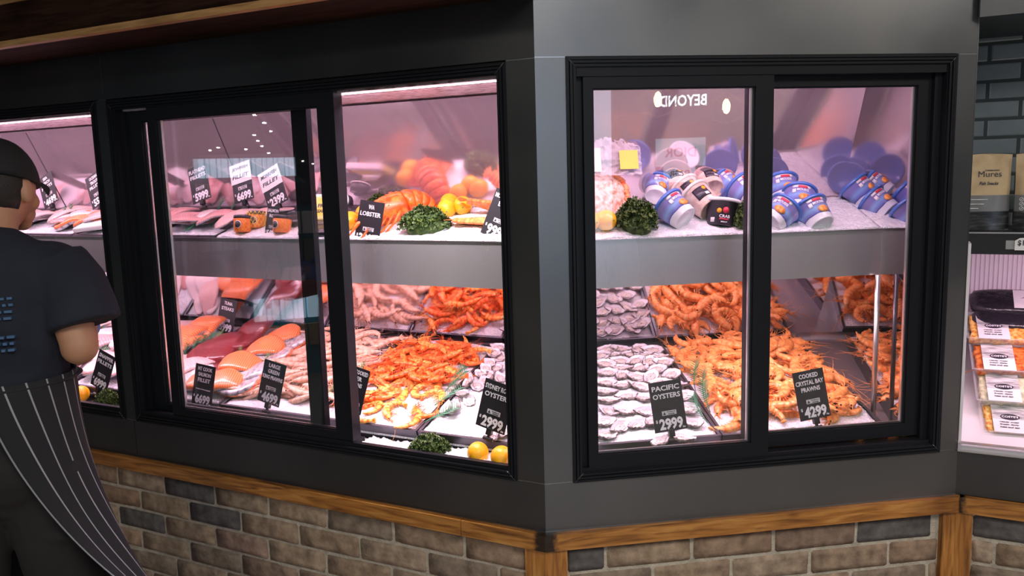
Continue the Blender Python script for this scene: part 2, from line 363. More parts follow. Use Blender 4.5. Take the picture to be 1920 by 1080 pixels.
part('apron_panel', run(MB(), 'R', rect(0, TH, .603, .741), RLEN), M['panelR'], wf)
mb = MB(); run(mb, 'R', rect(.001, TH - .002, 1.8952, 1.8978), .081); run(mb, 'R', rect(.001, TH - .002, .7412, .7438), .081); run(mb, 'R', rect(.001, TH - .002, 1.8952, 1.8978), RLEN, 1.199); run(mb, 'R', rect(.001, TH - .002, .7412, .7438), RLEN, 1.199)
run(mb, 'R', rect(-.0012, .002, .744, 2.75), RLEN + .0006, RLEN - .0012); run(mb, 'R', rect(-.003, .002, .6005, .6035), RLEN)
part('panel_edge', mb, M['seam'], wf)
part('apron_panel', MB().box(0, 1.6, 0, TH, .603, .738), M['panel'], wr)
part('canopy_panel', MB().box(.0, 1.6, -.02, .60, 1.992, 2.75), M['panel'], wr)
# timber
def stain(m):
    tc = N(m, 'ShaderNodeTexCoord'); sx = N(m, 'ShaderNodeSeparateXYZ'); Lk(m, tc.outputs['Object'], sx.inputs[0])
    ab = N(m, 'ShaderNodeMath', operation='ABSOLUTE'); Lk(m, sx.outputs[0], ab.inputs[0])
    nz = N(m, 'ShaderNodeTexNoise'); nz.inputs['Scale'].default_value = 60; Lk(m, tc.outputs['Object'], nz.inputs['Vector'])
    ma = N(m, 'ShaderNodeMath', operation='MULTIPLY_ADD'); Lk(m, nz.outputs['Fac'], ma.inputs[0]); ma.inputs[1].default_value = .03; Lk(m, ab.outputs[0], ma.inputs[2])
    r = N(m, 'ShaderNodeValToRGB'); r.color_ramp.elements[0].position = .032; r.color_ramp.elements[0].color = (.05, .05, .055, 1); r.color_ramp.elements[1].position = .046; r.color_ramp.elements[1].color = (1, 1, 1, 1); Lk(m, ma.outputs[0], r.inputs[0])
    src = bsdf(m).inputs['Base Color'].links[0].from_socket; mx = N(m, 'ShaderNodeMix', data_type='RGBA', blend_type='MULTIPLY'); mx.inputs[0].default_value = 1
    Lk(m, src, mx.inputs[6]); Lk(m, r.outputs[0], mx.inputs[7]); Lk(m, mx.outputs[2], bsdf(m).inputs['Base Color'])
stain(M['wood'])
part('timber_rail', run(MB(), 'L', rect(-.022, .03, .553, .600), -.262), M['wood'], wl)
part('timber_rail', run(MB(), 'L', rect(-.022, .03, .553, .600), LW, -.264), M['wood'], wl)
part('timber_rail', run(MB(), 'R', rect(-.022, .03, .553, .600), RLEN + .018), M['wood'], wf)
part('timber_rail', MB().box(.012, 1.6, -.022, .03, .553, .600), M['wood'], wr)
part('timber_post', run(MB(), 'L', rect(-.012, .03, 0, .5525), -.061), M['woodv'], wl)
part('timber_post', run(MB(), 'R', rect(-.012, .03, 0, .5525), .058), M['woodv'], wf)
part('timber_post', run(MB(), 'R', rect(-.012, .03, 0, .5525), RLEN + .004, 1.216), M['woodv'], wf)
part('timber_post', MB().box(.004, .048, -.012, .03, 0, .5525), M['woodv'], wr)
# bricks
random.seed(4)
def bricks(parent, seamA, seamB, u0, u1, pitch=.252):
    mb = MB()
    for k in range(7):
        zt = .5435 - k*.0795; zb = max(.0, zt - .0695)
        if zt < .01: continue
        sd = list(seamA if k % 2 == 0 else seamB); off = (k//2)*.013*(1 if k % 4 < 2 else -1)
        lo, hi = min(sd), max(sd)
        while lo - pitch > u0 - pitch: lo -= pitch; sd.append(lo)
        while hi + pitch < u1 + pitch: hi += pitch; sd.append(hi)
        sd = sorted(q + off for q in sd)
        for a, b in zip(sd, sd[1:]):
            a2 = max(a + .005, u0); b2 = min(b - .005, u1)
            if b2 - a2 < .02: continue
            j = lambda q: random.uniform(-q, q)
            bm = bmesh.new(); bmesh.ops.create_cube(bm, size=1)
            for v in bm.verts: v.co = V((a2 if v.co.x < 0 else b2, 0. if v.co.y < 0 else .06, zb if v.co.z < 0 else zt)) + V((j(.002), j(.0015), j(.0018)))
            bmesh.ops.subdivide_edges(bm, edges=bm.edges[:], cuts=3, use_grid_fill=True)
            for v in bm.verts:
                e_ = noise.noise(v.co*22)*.0016
                v.co.z += e_; v.co.x += noise.noise(v.co*22 + V((5, 5, 5)))*.0016
            bmesh.ops.bevel(bm, geom=[e for e in bm.edges if e.calc_face_angle(0) > 1.], offset=.004, segments=2, affect='EDGES')
            bm.verts.index_update(); mb.add([v.co.copy() for v in bm.verts], [[v.index for v in f.verts] for f in bm.faces]); bm.free()
    part('brickwork', mb, M['brick'], parent)
bricks(wl, (-1.279, -1.033, -.783, -.523, -.268), (-1.413, -1.164, -.906, -.655, -.403, -.155), LW, -.063)
bricks(wf, (.171, .43, .682, .943), (.312, .551, .798, 1.051), .060, 1.214)
bricks(wr, (.22, .47), (.11, .36), .050, 1.6)
part('mortar_bed', run(MB(), 'L', rect(.005, .08, 0, .552), LW, -.06), M['mortar'], wl)
part('mortar_bed', run(MB(), 'R', rect(.005, .08, 0, .552), 1.215, .059), M['mortar'], wf)
part('mortar_bed', MB().box(.049, 1.6, .005, .08, 0, .552), M['mortar'], wr)
# timber bulkhead above the left windows
tm = struct(empty('trim_1', FL))
mb = MB(); mb.box(LW, .02, -.305, -.28, 2.040, 2.0585); mb.box(LW, .02, -.305, -.28, 2.168, 2.19); part('light_batten', mb, M['trimwood'], tm)
mb = MB(); mb.box(LW, .02, -.298, -.28, 2.0585, 2.168); mb.box(LW, .02, -.298, -.28, 2.19, 2.75); mb.box(LW, .02, -.28, -.005, 2.05, 2.07); part('dark_board', mb, M['darkwood'], tm)

# windows
def ring(mb, r, w, y0, y1, mi=0):
    x0, x1, z0, z1 = r
    for (a, b, c, d) in ((x0, x1, z1 - w, z1), (x0, x1, z0, z0 + w)): mb.box(a, b, y0, y1, c, d, mi)
    for (a, b) in ((x0, x0 + w), (x1 - w, x1)): mb.box(a, b, y0, y1, z0 + w, z1 - w, mi)
def ins(r, k): return (r[0] + k, r[1] - k, r[2] + k, r[3] - k)
def outer_frame(win, r, bot=0.):
    mb = MB()
    for k, w, y in ((0, .007, -.006), (.007, .003, .001), (.010, .006, -.009), (.016, .003, -.001), (.019, .006, -.007), (.025, .003, .0)): ring(mb, ins(r, k), w, y, .022)
    part('outer_frame', mb, M['frame'], win)
    g = MB(); ring(g, ins(r, .0265), .0012, .0005, .002)
    for sx, x in ((1, r[0]), (-1, r[1])):
        for sz, z in ((1, r[2]), (-1, r[3])):
            g.tube([(x + sx*.001, -.0095, z + sz*.001), (x + sx*.028, -.0095, z + sz*.028)], .0004, 4)
    part('bright_edge', g, M['seam'], win)
def sash(win, r, l, rr, b, t, y0, y1, name='sliding_sash', brush=(0, 0)):
    """r: outer rect, stile widths l, rr and rail widths b, t"""
    x0, x1, z0, z1 = r; e = .0035; mb = MB()
    for q in ((x0, x0 + l, z0, z1), (x1 - rr, x1, z0, z1), (x0 + l, x1 - rr, z0, z0 + b), (x0 + l, x1 - rr, z1 - t, z1)): mb.box(q[0], q[1], y0, y1, q[2], q[3])
    for q in ((x0 + l, x0 + l + e, z0 + b, z1 - t), (x1 - rr - e, x1 - rr, z0 + b, z1 - t), (x0 + l, x1 - rr, z0 + b, z0 + b + e), (x0 + l, x1 - rr, z1 - t - e, z1 - t)): mb.box(q[0], q[1], y0 + .006, y1 - .004, q[2], q[3])
    s = part(name, mb, M['frame'], win)
    part('glass_pane', MB().box(x0 + l, x1 - rr, (y0 + y1)/2, (y0 + y1)/2 + .004, z0 + b, z1 - t), M['glass'], s)
    g = MB()
    if brush[0]: g.box(x0 + l + .0036, x0 + l + .009, y1 - .012, y1 - .002, z0 + b, z1 - t)
    if brush[1]: g.box(x1 - rr - .009, x1 - rr - .0036, y1 - .012, y1 - .002, z0 + b, z1 - t)
    g.box(x0 + l, x1 - rr, y1 - .006, y1 - .002, z0 + b + e, z0 + b + e + .002)
    part('pale_seal', g, M['alu'], s)
    return s
w2 = struct(empty('window_2', FL)); r2 = (-1.637, -.084, .741, 1.890); outer_frame(w2, r2)
sash(w2, (-1.452, -.661, .783, 1.858), .040, .062, .026, .042, .004, .030, brush=(1, 0))
s_ = sash(w2, (-1.585, -.790, .783, 1.858), .066, .060, .026, .042, .034, .058, brush=(1, 0))
part('jamb', MB().box(-1.612, -1.585, .02, .058, .77, 1.865).box(-.664, -.655, .0, .04, .783, 1.86), M['frame'], w2)
part('sill_track', MB().box(-1.61, -.655, .0, .06, .768, .782).box(-.655, -.11, .0, .018, .770, .780).box(-1.61, -.11, .0, .06, 1.858, 1.864), M['frame'], w2)
w1 = struct(empty('window_1', FL)); outer_frame(w1, (-3.25, -1.693, .741, 1.890))
sash(w1, (-3.21, -2.55, .783, 1.858), .040, .062, .026, .042, .004, .030)
part('sill_track', MB().box(-3.22, -2.55, .0, .06, .768, .782).box(-2.55, -1.72, .0, .018, .770, .780).box(-3.22, -1.72, .0, .06, 1.858, 1.864), M['frame'], w1)
w3 = struct(empty('window_3', FR)); outer_frame(w3, (.081, 1.200, .741, 1.896))
sash(w3, (.128, .660, .778, 1.846), .026, .052, .034, .030, .004, .030, brush=(0, 1))
sash(w3, (.600, 1.150, .785, 1.856), .055, .040, .038, .040, .034, .058, name='rear_sash', brush=(0, 1))
part('jamb', MB().box(.11, .128, .02, .058, .77, 1.865).box(1.150, 1.175, .02, .06, .765, 1.865), M['frame'], w3)
part('sill_track', MB().box(.11, 1.17, .004, .06, .766, .778).box(.11, 1.17, .0, .06, 1.856, 1.868).box(.11, 1.17, .0, .030, 1.8465, 1.856), M['frame'], w3)

# ------------------------------------------------------------------ the display case behind the windows
UEND = lambda d: 1.095 + .126*d          # inner mitre, where the case bends towards the viewer again
XEND = lambda d: .125 + .374*d
case = empty('seafood_display_case', FW, 'long bent refrigerated seafood case with mirrored back behind the black framed windows', 'display case')
def cpart(name, mb, m, fr): o = mb.build(name, m, case, fr); return o
def slab(p, q, t):
    p = V(p); q = V(q); n = V((-(q - p).y, (q - p).x)).normalized()*t; return [tuple(p), tuple(q), tuple(q + n), tuple(p + n)]
LC = -4.1
for side, fr, far in (('L', FL, LC), ('R', FR, UEND), ('X', FX, XEND)):
    q = .075 if side == 'X' else .02
    cpart('lower_mirror', run(MB(), side, slab((.70, .972), (.540, 1.25), -.004), far), M['mirror_lo'], fr)
    cpart('upper_mirror', run(MB(), side, slab((.50, 1.49), (.338, 1.845), -.004), far), M['mirror_hi'], fr)
    cpart('canopy_lining', run(MB(), side, rect(q, .55, 1.852, 1.872), far), M['speckle'] if 'speckle' in M else M['steel'], fr)
    cpart('back_panel', run(MB(), side, rect(.74, .76, .62, 1.85), far), M['steel'], fr)
    cpart('deck', run(MB(), side, [(q, .62), (.74, .62), (.74, .935), (.70, .935), (.105, .75), (q, .75)], far), M['deck'], fr)
    mb = run(MB(), side, [(.20, 1.255), (.56, 1.255), (.55, 1.478), (.52, 1.478), (.225, 1.385), (.212, 1.385), (.212, 1.3955), (.20, 1.3955)], far)
    cpart('display_shelf', mb, M['steel'], fr)
    cpart('shelf_lip', run(MB(), side, rect(.197, .204, 1.3955, 1.3995), far), M['alu'], fr)
cpart('end_wall', run(MB(), 'X', rect(.08, .76, .62, 1.87), lambda d: XEND(d) + .015, XEND), M['steel'], FX)
cpart('end_wall', MB().box(LC - .02, LC, .02, .76, .62, 1.87), M['steel'], FL)
cpart('shelf_post', MB().tube([(1.103, .185, .76), (1.103, .185, 1.256)], .008, 12), M['alu'], FR)
cpart('shelf_post', MB().tube([(.022, .195, .76), (.022, .195, 1.256)], .007, 12), M['tray'], FX)
for q in (-2.62, -1.50): cpart('mirror_joint', MB().box(q, q + .003, -.002, -.0005, 0, .385, T=tr(0, .5, 1.49) @ rot('X', 24.5)), M['tray'], FL)
# light tubes under the top front edge
M['tube'] = mat('glowing_light_tube', (1, .82, .90), .5, emit=6.)
for side, fr, a, b, lab in (('L', FL, -1.60, -.13, 'thin pinkish white light tube along the top of the open window by the corner'), ('L', FL, -3.2, -1.73, 'thin pinkish white light tube above the fish beside the worker')):
    t = empty('light_tube', fr @ tr((a + b)/2, 0, 0), lab, 'light')
    h = (b - a)/2
    MB().tube([(-h, .052, 1.852), (h, .052, 1.853)], .0038, 8).build('tube', M['tube'], t)
    for q in (-h - .012, h): MB().box(q, q + .012, .044, .06, 1.843, 1.86).build('end_cap', M['white'], t)

# ------------------------------------------------------------------ shop floor, ceiling and what stands behind the camera (seen in the panes and steel)
M['floor'] = noise_col(mat('grey_shop_floor', (.18, .17, .16), .45), [(.3, (.26, .23, .19)), (.7, (.34, .30, .25))], 4, 4)
M['ceil'] = mat('dark_shop_ceiling', (.055, .05, .047), .8)
M['wallbk'] = noise_col(mat('grey_brown_shop_wall', (.14, .12, .105), .8), [(.3, (.11, .095, .085)), (.7, (.16, .14, .12))], 2, 2)
struct(MB().box(-80, 9, -40, 6, -.1, 0).build('floor', M['floor']))
struct(MB().box(-80, 9, -40, 6, 3.10, 3.2).build('ceiling', M['ceil']))
struct(MB().box(-80, 9, -40.1, -40, 0, 3.10).build('wall_back', M['wallbk']))
struct(MB().box(-80.1, -80, -40, 6, 0, 3.10).build('wall_side', M['wallbk']))
struct(MB().box(9, 9.1, -40, 6, 0, 3.10).build('wall_far', M['wallbk']))
struct(MB().box(-80, 9, 6, 6.1, 0, 3.10).build('wall_rear', M['wallbk']))
M['downlight'] = mat('glowing_downlight', (1, .95, .86), .5, emit=60.)
spots = [(x, y, .5) for x, ys in ((2, (-6.8, -8)), (-1., (-7.5,)), (-5, (-9,))) for y in ys]
for x, y in [(474, 214), (492, 229), (505, 245), (474, 252), (481, 263), (489, 273), (392, 281), (407, 276), (459, 279), (478, 289), (502, 286), (525, 290), (548, 296), (567, 301), (586, 306), (440, 300), (520, 300), (150, 262), (180, 285)]:
    P_ = bounce('L', x, y, 0.); d_ = (bounce('L', x, y, 1.) - P_); t_ = min((3.10 - P_.z)/max(d_.z, .01), 76); q_ = P_ + d_*t_; spots.append((q_.x, q_.y, t_/60))
if True:
    for x, y, sc_ in spots:
        o = empty('ceiling_downlight', tr(x, y, 3.10) @ Matrix.Scale(max(.4, sc_), 4), 'small round downlight in the dark ceiling, seen only as a reflected spark in the glass', 'ceiling light', 'downlights in the shop ceiling')
        MB().lathe([(.078, -.012), (.09, -.012), (.09, 0), (.078, 0)], 16, cap=False).build('rim', M['alu'], o)
        MB().lathe([(.075, -.010), (.068, -.04), (.045, -.065), (.002, -.078)], 16, cap=False).build('lamp_disc', M['downlight'], o)
# ------------------------------------------------------------------ food materials
def uvc(m): return N(m, 'ShaderNodeTexCoord').outputs['UV']
def prawn_mat(name, base, band, spot, rough=.3, nb=8.):
    m = mat(name, base, rough, sss=.2); b = bsdf(m)
    uv = uvc(m); sx = N(m, 'ShaderNodeSeparateXYZ'); Lk(m, uv, sx.inputs[0])
    mu = N(m, 'ShaderNodeMath', operation='MULTIPLY'); mu.inputs[1].default_value = nb*2*PI; Lk(m, sx.outputs[0], mu.inputs[0])
    si = N(m, 'ShaderNodeMath', operation='SINE'); Lk(m, mu.outputs[0], si.inputs[0])
    mr = N(m, 'ShaderNodeMapRange'); mr.inputs['From Min'].default_value = -.2; mr.inputs['From Max'].default_value = .9; Lk(m, si.outputs[0], mr.inputs['Value'])
    tc = N(m, 'ShaderNodeTexCoord'); nz = N(m, 'ShaderNodeTexNoise'); nz.inputs['Scale'].default_value = 90; nz.inputs['Detail'].default_value = 4; Lk(m, tc.outputs['Object'], nz.inputs['Vector'])
    m1 = N(m, 'ShaderNodeMix', data_type='RGBA'); m1.inputs[6].default_value = (*base, 1); m1.inputs[7].default_value = (*band, 1); Lk(m, mr.outputs[0], m1.inputs[0])
    r = N(m, 'ShaderNodeMapRange'); r.inputs['From Min'].default_value = .45; r.inputs['From Max'].default_value = .7; Lk(m, nz.outputs['Fac'], r.inputs['Value'])
    m2 = N(m, 'ShaderNodeMix', data_type='RGBA'); m2.inputs[7].default_value = (*spot, 1); Lk(m, m1.outputs[2], m2.inputs[6]); Lk(m, r.outputs[0], m2.inputs[0])
    Lk(m, m2.outputs[2], b.inputs['Base Color'])
    return m
M['tiger'] = prawn_mat('cooked_tiger_shell', (.86, .17, .022), (.80, .045, .010), (.92, .42, .09))
M['tigerY'] = prawn_mat('cooked_tiger_shell_pale', (.92, .36, .045), (.84, .10, .012), (.95, .60, .18))
M['crystal'] = prawn_mat('cooked_crystal_shell', (.92, .33, .075), (.82, .20, .035), (.96, .55, .22))
M['green'] = prawn_mat('raw_green_shell', (.78, .49, .35), (.62, .34, .23), (.86, .62, .46))
M['legT'] = mat('red_leg', (.78, .13, .02), .4); M['legC'] = mat('orange_leg', (.92, .36, .10), .4); M['legG'] = mat('tan_leg', (.72, .44, .32), .4)
M['eye'] = mat('black_eye', (.01, .01, .01), .2)
def prawn(name, L, curl, R, bodym, legm, seed, feelers=1.):
    """a whole prawn lying on its side in XY: curl is its turn in degrees from head to tail fan"""
    rnd = random.Random(seed)
    n = 30; pts = []; a = math.radians(-curl/2); x = y = 0.
    for i in range(n + 1):
        t = i/n                                   # 0 tip of the head, 1 tail
        pts.append((V((x, y, 0)), a)); k = .25 if t < .38 else 1.35
        a += math.radians(curl)/n*k; x += math.cos(a)*L/n; y += math.sin(a)*L/n
    c = sum((p for p, _ in pts), V((0, 0, 0)))/len(pts); pts = [(p - c, a) for p, a in pts]
    def rad(t):
        if t < .06: return R*(.12 + .5*t/.06*.6)
        if t < .38: return R*(.42 + .62*math.sin((t - .06)/.32*PI*.62))
        q = (t - .38)/.62; seg = (q*6) % 1
        return R*(1.02 - .56*q**1.6)*(1 - .10*seg)
    seg = 10; vs = []; uv = []
    ts = [0, .03, .06, .10, .15, .2, .26, .32, .37] + [.38 + .62*(j + f)/6 for j in range(6) for f in (.03, .5, .97)]
    for t in ts:
        i = min(int(t*n), n - 1); f = t*n - i; p = pts[i][0].lerp(pts[i + 1][0], f); aa = pts[i][1]
        nn = V((-math.sin(aa), math.cos(aa), 0)); r = rad(t)
        for k in range(seg):
            th = 2*PI*k/seg; vs.append(p + nn*(math.cos(th)*r) + V((0, 0, math.sin(th)*r*.72))); uv.append((t, k/seg))
    m = len(ts); fs = [(i*seg + k, (i + 1)*seg + k, (i + 1)*seg + (k + 1) % seg, i*seg + (k + 1) % seg) for i in range(m - 1) for k in range(seg)] + [tuple(range(seg)), tuple(range((m - 1)*seg, m*seg))[::-1]]
    mb = MB(); mb.add(vs, fs, 0, uvs=uv)
    # rostrum spike and eyes
    p0, a0 = pts[0]; d = V((-math.cos(a0), -math.sin(a0), 0)); nn = V((-math.sin(a0), math.cos(a0), 0))
    mb.tube([p0 - d*R*.6 - nn*R*.25, p0 + d*R*.9 - nn*R*.55], [R*.16, R*.02], 5)
    for s in (-1, 1): mb.ball(p0 - nn*R*.12 + V((0, 0, s*R*.34)) - d*R*.15, R*.17, 6, 4, 1)
    # tail fan
    pe, ae = pts[-1]; dt = V((math.cos(ae), math.sin(ae), 0)); nt = V((-math.sin(ae), math.cos(ae), 0))
    for sp in (-.55, -.25, .0, .25, .55):
        dd = (dt*math.cos(sp) + nt*math.sin(sp)*.6 + V((0, 0, math.sin(sp)*.8))).normalized(); sd = dd.cross(V((.2, .1, 1))).normalized()
        q = L*.13; a_ = pe - dt*q*.2
        vs2 = [a_ + sd*R*.10, a_ - sd*R*.10, a_ + dd*q*.6 - sd*R*.26, a_ + dd*q, a_ + dd*q*.6 + sd*R*.26]
        up_ = dd.cross(sd)*R*.05; vv = [v + up_ for v in vs2] + [v - up_ for v in vs2]
        mb.add(vv, [(0, 1, 2, 3, 4), (9, 8, 7, 6, 5)] + [(i, i + 5, (i + 1) % 5 + 5, (i + 1) % 5) for i in range(5)], 0, uvs=[(.97, .5)]*10)
    body = mb.data(name, [bodym, M['eye']])
    lg = MB()
    for j in range(5):                             # walking legs, in pairs, on the inner side
        t = .18 + j*.045; i = int(t*n); p, aa = pts[i]; nn = V((-math.sin(aa), math.cos(aa), 0)); tt = V((math.cos(aa), math.sin(aa), 0))
        for s in (-1, 1):
            q = p + nn*R*.75 + V((0, 0, s*R*.3)); l = L*rnd.uniform(.16, .24); w = rnd.uniform(-.7, .3)
            lg.tube([q, q + nn*l*.5 + tt*w*l*.4 + V((0, 0, s*R*.4)), q + nn*l*.8 + tt*(w - .4)*l + V((0, 0, s*R*.2))], [R*.09, R*.07, R*.03], 4)
    for j in range(5):                             # swimmerets
        t = .44 + j*.09; i = int(t*n); p, aa = pts[i]; nn = V((-math.sin(aa), math.cos(aa), 0)); tt = V((math.cos(aa), math.sin(aa), 0))
        for s in (-1, 1): q = p + nn*rad(t)*.8 + V((0, 0, s*R*.25)); lg.tube([q, q + nn*L*.07 + tt*L*.03], [R*.13, R*.03], 4)
    legs = lg.data('legs', legm)
    an = MB()
    for s in (-1, 1):
        q = p0 + nn0(a0)*R*.2 + V((0, 0, s*R*.2)); l = L*rnd.uniform(.55, .95)*feelers; w1 = rnd.uniform(-.8, .8); dq = d
        path = [q]
        for i in range(8):
            path.append(path[-1] + dq*l/8); dq = (dq + nn0(a0)*w1*.35 + V((0, 0, rnd.uniform(-.06, .05)))).normalized()
        an.tube(path, [R*.05]*4 + [R*.04]*3 + [R*.02]*2, 3)
        an.tube([q, q + d*L*.12 + V((0, 0, s*R*.3)), q + d*L*.2 + nn0(a0)*R*.6*s], [R*.07, R*.05, R*.02], 4)
    for k in range(7):                             # short feelers round the mouth
        q = p0 + nn0(a0)*R*rnd.uniform(.0, .5) + V((0, 0, rnd.uniform(-.4, .4)*R)); w_ = rnd.uniform(-.5, .9); l = L*rnd.uniform(.14, .30)
        an.tube([q, q + (d + nn0(a0)*w_*.6)*l*.5, q + (d + nn0(a0)*w_ + V((0, 0, rnd.uniform(-.3, .3))))*l*.9], [R*.055, R*.045, R*.015], 3)
    ant = an.data('antennae', legm)
    return body, legs, ant
def nn0(a): return V((-math.sin(a), math.cos(a), 0))
KIND = {}
KIND['tiger'] = [prawn('cooked_tiger_prawn', .150, c, .0138, M['tiger'] if s < 4 else M['tigerY'], M['legT'] if s < 4 else M['legC'], s) for s, c in enumerate((35, 70, 110, 160, 60, 130, 190))]
KIND['crystal'] = [prawn('cooked_crystal_prawn', .142, c, .0185, M['crystal'], M['legC'], 20 + s, .9) for s, c in enumerate((60, 100, 150, 200, 120))]
KIND['green'] = [prawn('green_king_prawn', .178, c, .0160, M['green'], M['legG'], 40 + s, .9) for s, c in enumerate((20, 40, 65, 100))]
def put_prawn(kind, v, T, label, group, cat='prawn'):
    b, l, a = KIND[kind][v]
    o = bpy.data.objects.new({'tiger': 'cooked_tiger_prawn', 'crystal': 'cooked_crystal_prawn', 'green': 'green_king_prawn'}[kind], b); COL.objects.link(o); o.matrix_world = T
    tag(o, label, cat, group)
    for n_, d_ in (('legs', l), ('antennae', a)): c = bpy.data.objects.new(n_, d_); COL.objects.link(c); c.parent = o
    return o
SLO = math.degrees(math.atan(LO[2])); SHI = math.degrees(math.atan(HI[2]))
def on(fr, plane, u, d, h=0., yaw=0., pitch=0., roll=0., s=1.):
    """matrix on the sloping display plane: local X along the wall, Y up the slope, Z out of it"""
    z = zlo(d) if plane == 'lo' else zhi(d)
    return fr @ tr(u, d, z + h) @ rot('X', SLO if plane == 'lo' else SHI) @ rot('Z', yaw) @ rot('X', pitch) @ rot('Y', roll) @ Matrix.Scale(s, 4)
def ice(name, fr, plane, ua, ub, d0, d1, h, label, seed, cell=.007, amp=.006, base=-.03, z0=None):
    """heap of crushed ice between ua(d) and ub(d); h(a, b) its height over the plane"""
    ua_ = ua if callable(ua) else (lambda d: ua); ub_ = ub if callable(ub) else (lambda d: ub)
    nx = max(4, int(abs(ub_(d0) - ua_(d0))/cell)); ny = max(4, int((d1 - d0)/cell)); o_ = V((seed*7.3, seed*1.7, 0))
    zf = (lambda d: zlo(d) if plane == 'lo' else zhi(d)) if z0 is None else (lambda d: z0)
    def fn(a, b):
        d = d0 + (d1 - d0)*b; u = ua_(d) + (ub_(d) - ua_(d))*a; p = V((u, d, 0)) + o_
        q = noise.noise(p*60)*.5 + noise.noise(p*130)*.35 + noise.noise(p*14)*.9
        return (u, d, zf(d) + h(a, b) + amp*q)
    mb = MB(); mb.sheet(nx, ny, fn)
    W = nx + 1; edge = [i for i in range(W)] + [j*W + nx for j in range(1, ny + 1)] + [ny*W + i for i in range(nx - 1, -1, -1)] + [j*W for j in range(ny - 1, 0, -1)]
    o = len(mb.v)
    for i in edge: x, y, z = mb.v[i]; mb.v.append((x, y, zf(y) + base)); mb.uv.append((0, 0))
    for k in range(len(edge)): k2 = (k + 1) % len(edge); mb.f.append((edge[k2], edge[k], o + k, o + k2)); mb.mi.append(0); mb.sm.append(False)
    mb.f.append(tuple(o + k for k in range(len(edge)))); mb.mi.append(0); mb.sm.append(False)
    return tag(mb.build(name, M['ice'], None, fr), label, 'ice', kind='stuff')
# ------------------------------------------------------------------ trays
def slope_y(d, plane='lo'): return (d - (LO if plane == 'lo' else HI)[0])/math.cos(math.radians(SLO if plane == 'lo' else SHI))
def tray(side, plane, ua, ub, d0, d1, label, group=None, deep=.045, material='tray'):
    fr = FRS[side][1]; ga = ua if callable(ua) else (lambda d: ua); gb = ub if callable(ub) else (lambda d: ub)
    T = on(fr, plane, 0, (LO if plane == 'lo' else HI)[0]); y0, y1 = slope_y(d0, plane), slope_y(d1, plane)
    a0, a1, b0, b1 = ga(d0), ga(d1), gb(d0), gb(d1); t = .003; fl = .009; mb = MB()
    mb.prism([(a0, y0), (b0, y0), (b1, y1), (a1, y1)], -deep, -deep + t)
    def wall(p, q, n, tt, z0, z1): mb.prism([p, q, (q[0] + n[0]*tt, q[1] + n[1]*tt), (p[0] + n[0]*tt, p[1] + n[1]*tt)][::1], z0, z1)
    for p, q, n in (((a0, y0), (a1, y1), (1, 0)), ((b0, y0), (b1, y1), (-1, 0)), ((a0, y0), (b0, y0), (0, 1)), ((a1, y1), (b1, y1), (0, -1))):
        wall(p, q, n, t, -deep + t, .004); wall(p, q, n, fl, .004, .0055)
    return tag(mb.build('display_tray', M[material], None, T), label, 'tray', group)
mitL = lambda d: -d*MIT - .008
mitR = lambda d: d*MIT + .008
D0, D1 = .105, .685
tl = [(-.483, mitL, 'dark steel tray of Sydney rock oysters at the corner of the lower shelf'), (-.906, -.487, 'dark steel tray under the bright orange tiger prawns'),
      (-1.328, -.910, 'dark steel tray under the raw green king prawns'), (-1.750, -1.332, 'dark steel tray under the salmon pieces with silver skin'),
      (-2.172, -1.754, 'dark steel tray under the dark red tuna'), (-2.594, -2.176, 'dark steel tray under the salmon with the row of green ferns'),
      (-3.016, -2.598, 'dark steel tray under the snapper fillets beside the worker'), (-3.438, -3.020, 'dark steel tray of pink fish hidden behind the worker')]
for a, b, lab in tl: tray('L', 'lo', a, b, D0, D1, lab)
tray('R', 'lo', mitR, .561, D0, D1, 'dark steel tray under the Pacific oysters')
tray('R', 'lo', .565, 1.085, D0, D1, 'dark steel tray under the crystal bay prawns')
tray('X', 'lo', .020, lambda d: XEND(d) - .012, D0, D1, 'dark steel tray of orange prawns beyond the steel shelf post')
for a, b, lab in [(-1.75, -1.40, 'shallow dark tray of pale pink fillets behind the orange jars'), (-2.20, -1.754, 'shallow dark tray of rosy flathead fillets on the upper shelf'), (-2.65, -2.204, 'shallow dark upper tray holding the john dory fillets'), (-3.1, -2.654, 'shallow upper tray of trout fillets beside the worker'), (-3.6, -3.104, 'shallow upper tray of sea perch fillets in front of the worker')]:
    tray('L', 'hi', a, b, .215, .488, lab, deep=.02)
# ice beds
flat = lambda h: (lambda a, b: h)
def bed(side, a, b, lab, seed, h=None): ice('ice_bed', FRS[side][1], 'lo', (lambda d, a=a: (a(d) if callable(a) else a) + .006), (lambda d, b=b: (b(d) if callable(b) else b) - .006), D0 + .006, D1 - .006, h or (lambda x, y: -.006 + .012*math.sin(PI*x)), lab, seed)
bed('L', -.483, mitL, 'bright crushed ice in the Sydney rock oyster tray', 1, lambda x, y: -.003 + .012*math.sin(PI*x))
bed('L', -.906, -.487, 'crushed ice showing between the orange tiger prawns', 2)
bed('L', -1.328, -.910, 'crushed ice under the raw green king prawns', 3)
for i, (a, b) in enumerate(((-1.750, -1.332), (-2.172, -1.754), (-2.594, -2.176), (-3.016, -2.598), (-3.438, -3.02))):
    bed('L', a, b, ['crushed ice under the salmon pieces', 'crushed ice under the dark tuna', 'crushed ice under the fern decorated salmon', 'crushed ice under the snapper fillets', 'crushed ice under the fish behind the worker'][i], 4 + i)
bed('R', mitR, .561, 'crushed ice under the Pacific oysters', 10)
bed('R', .565, 1.085, 'crushed ice between the crystal bay prawns', 11)
bed('X', .020, lambda d: XEND(d) - .012, 'crushed ice under the prawns beyond the steel post', 12)
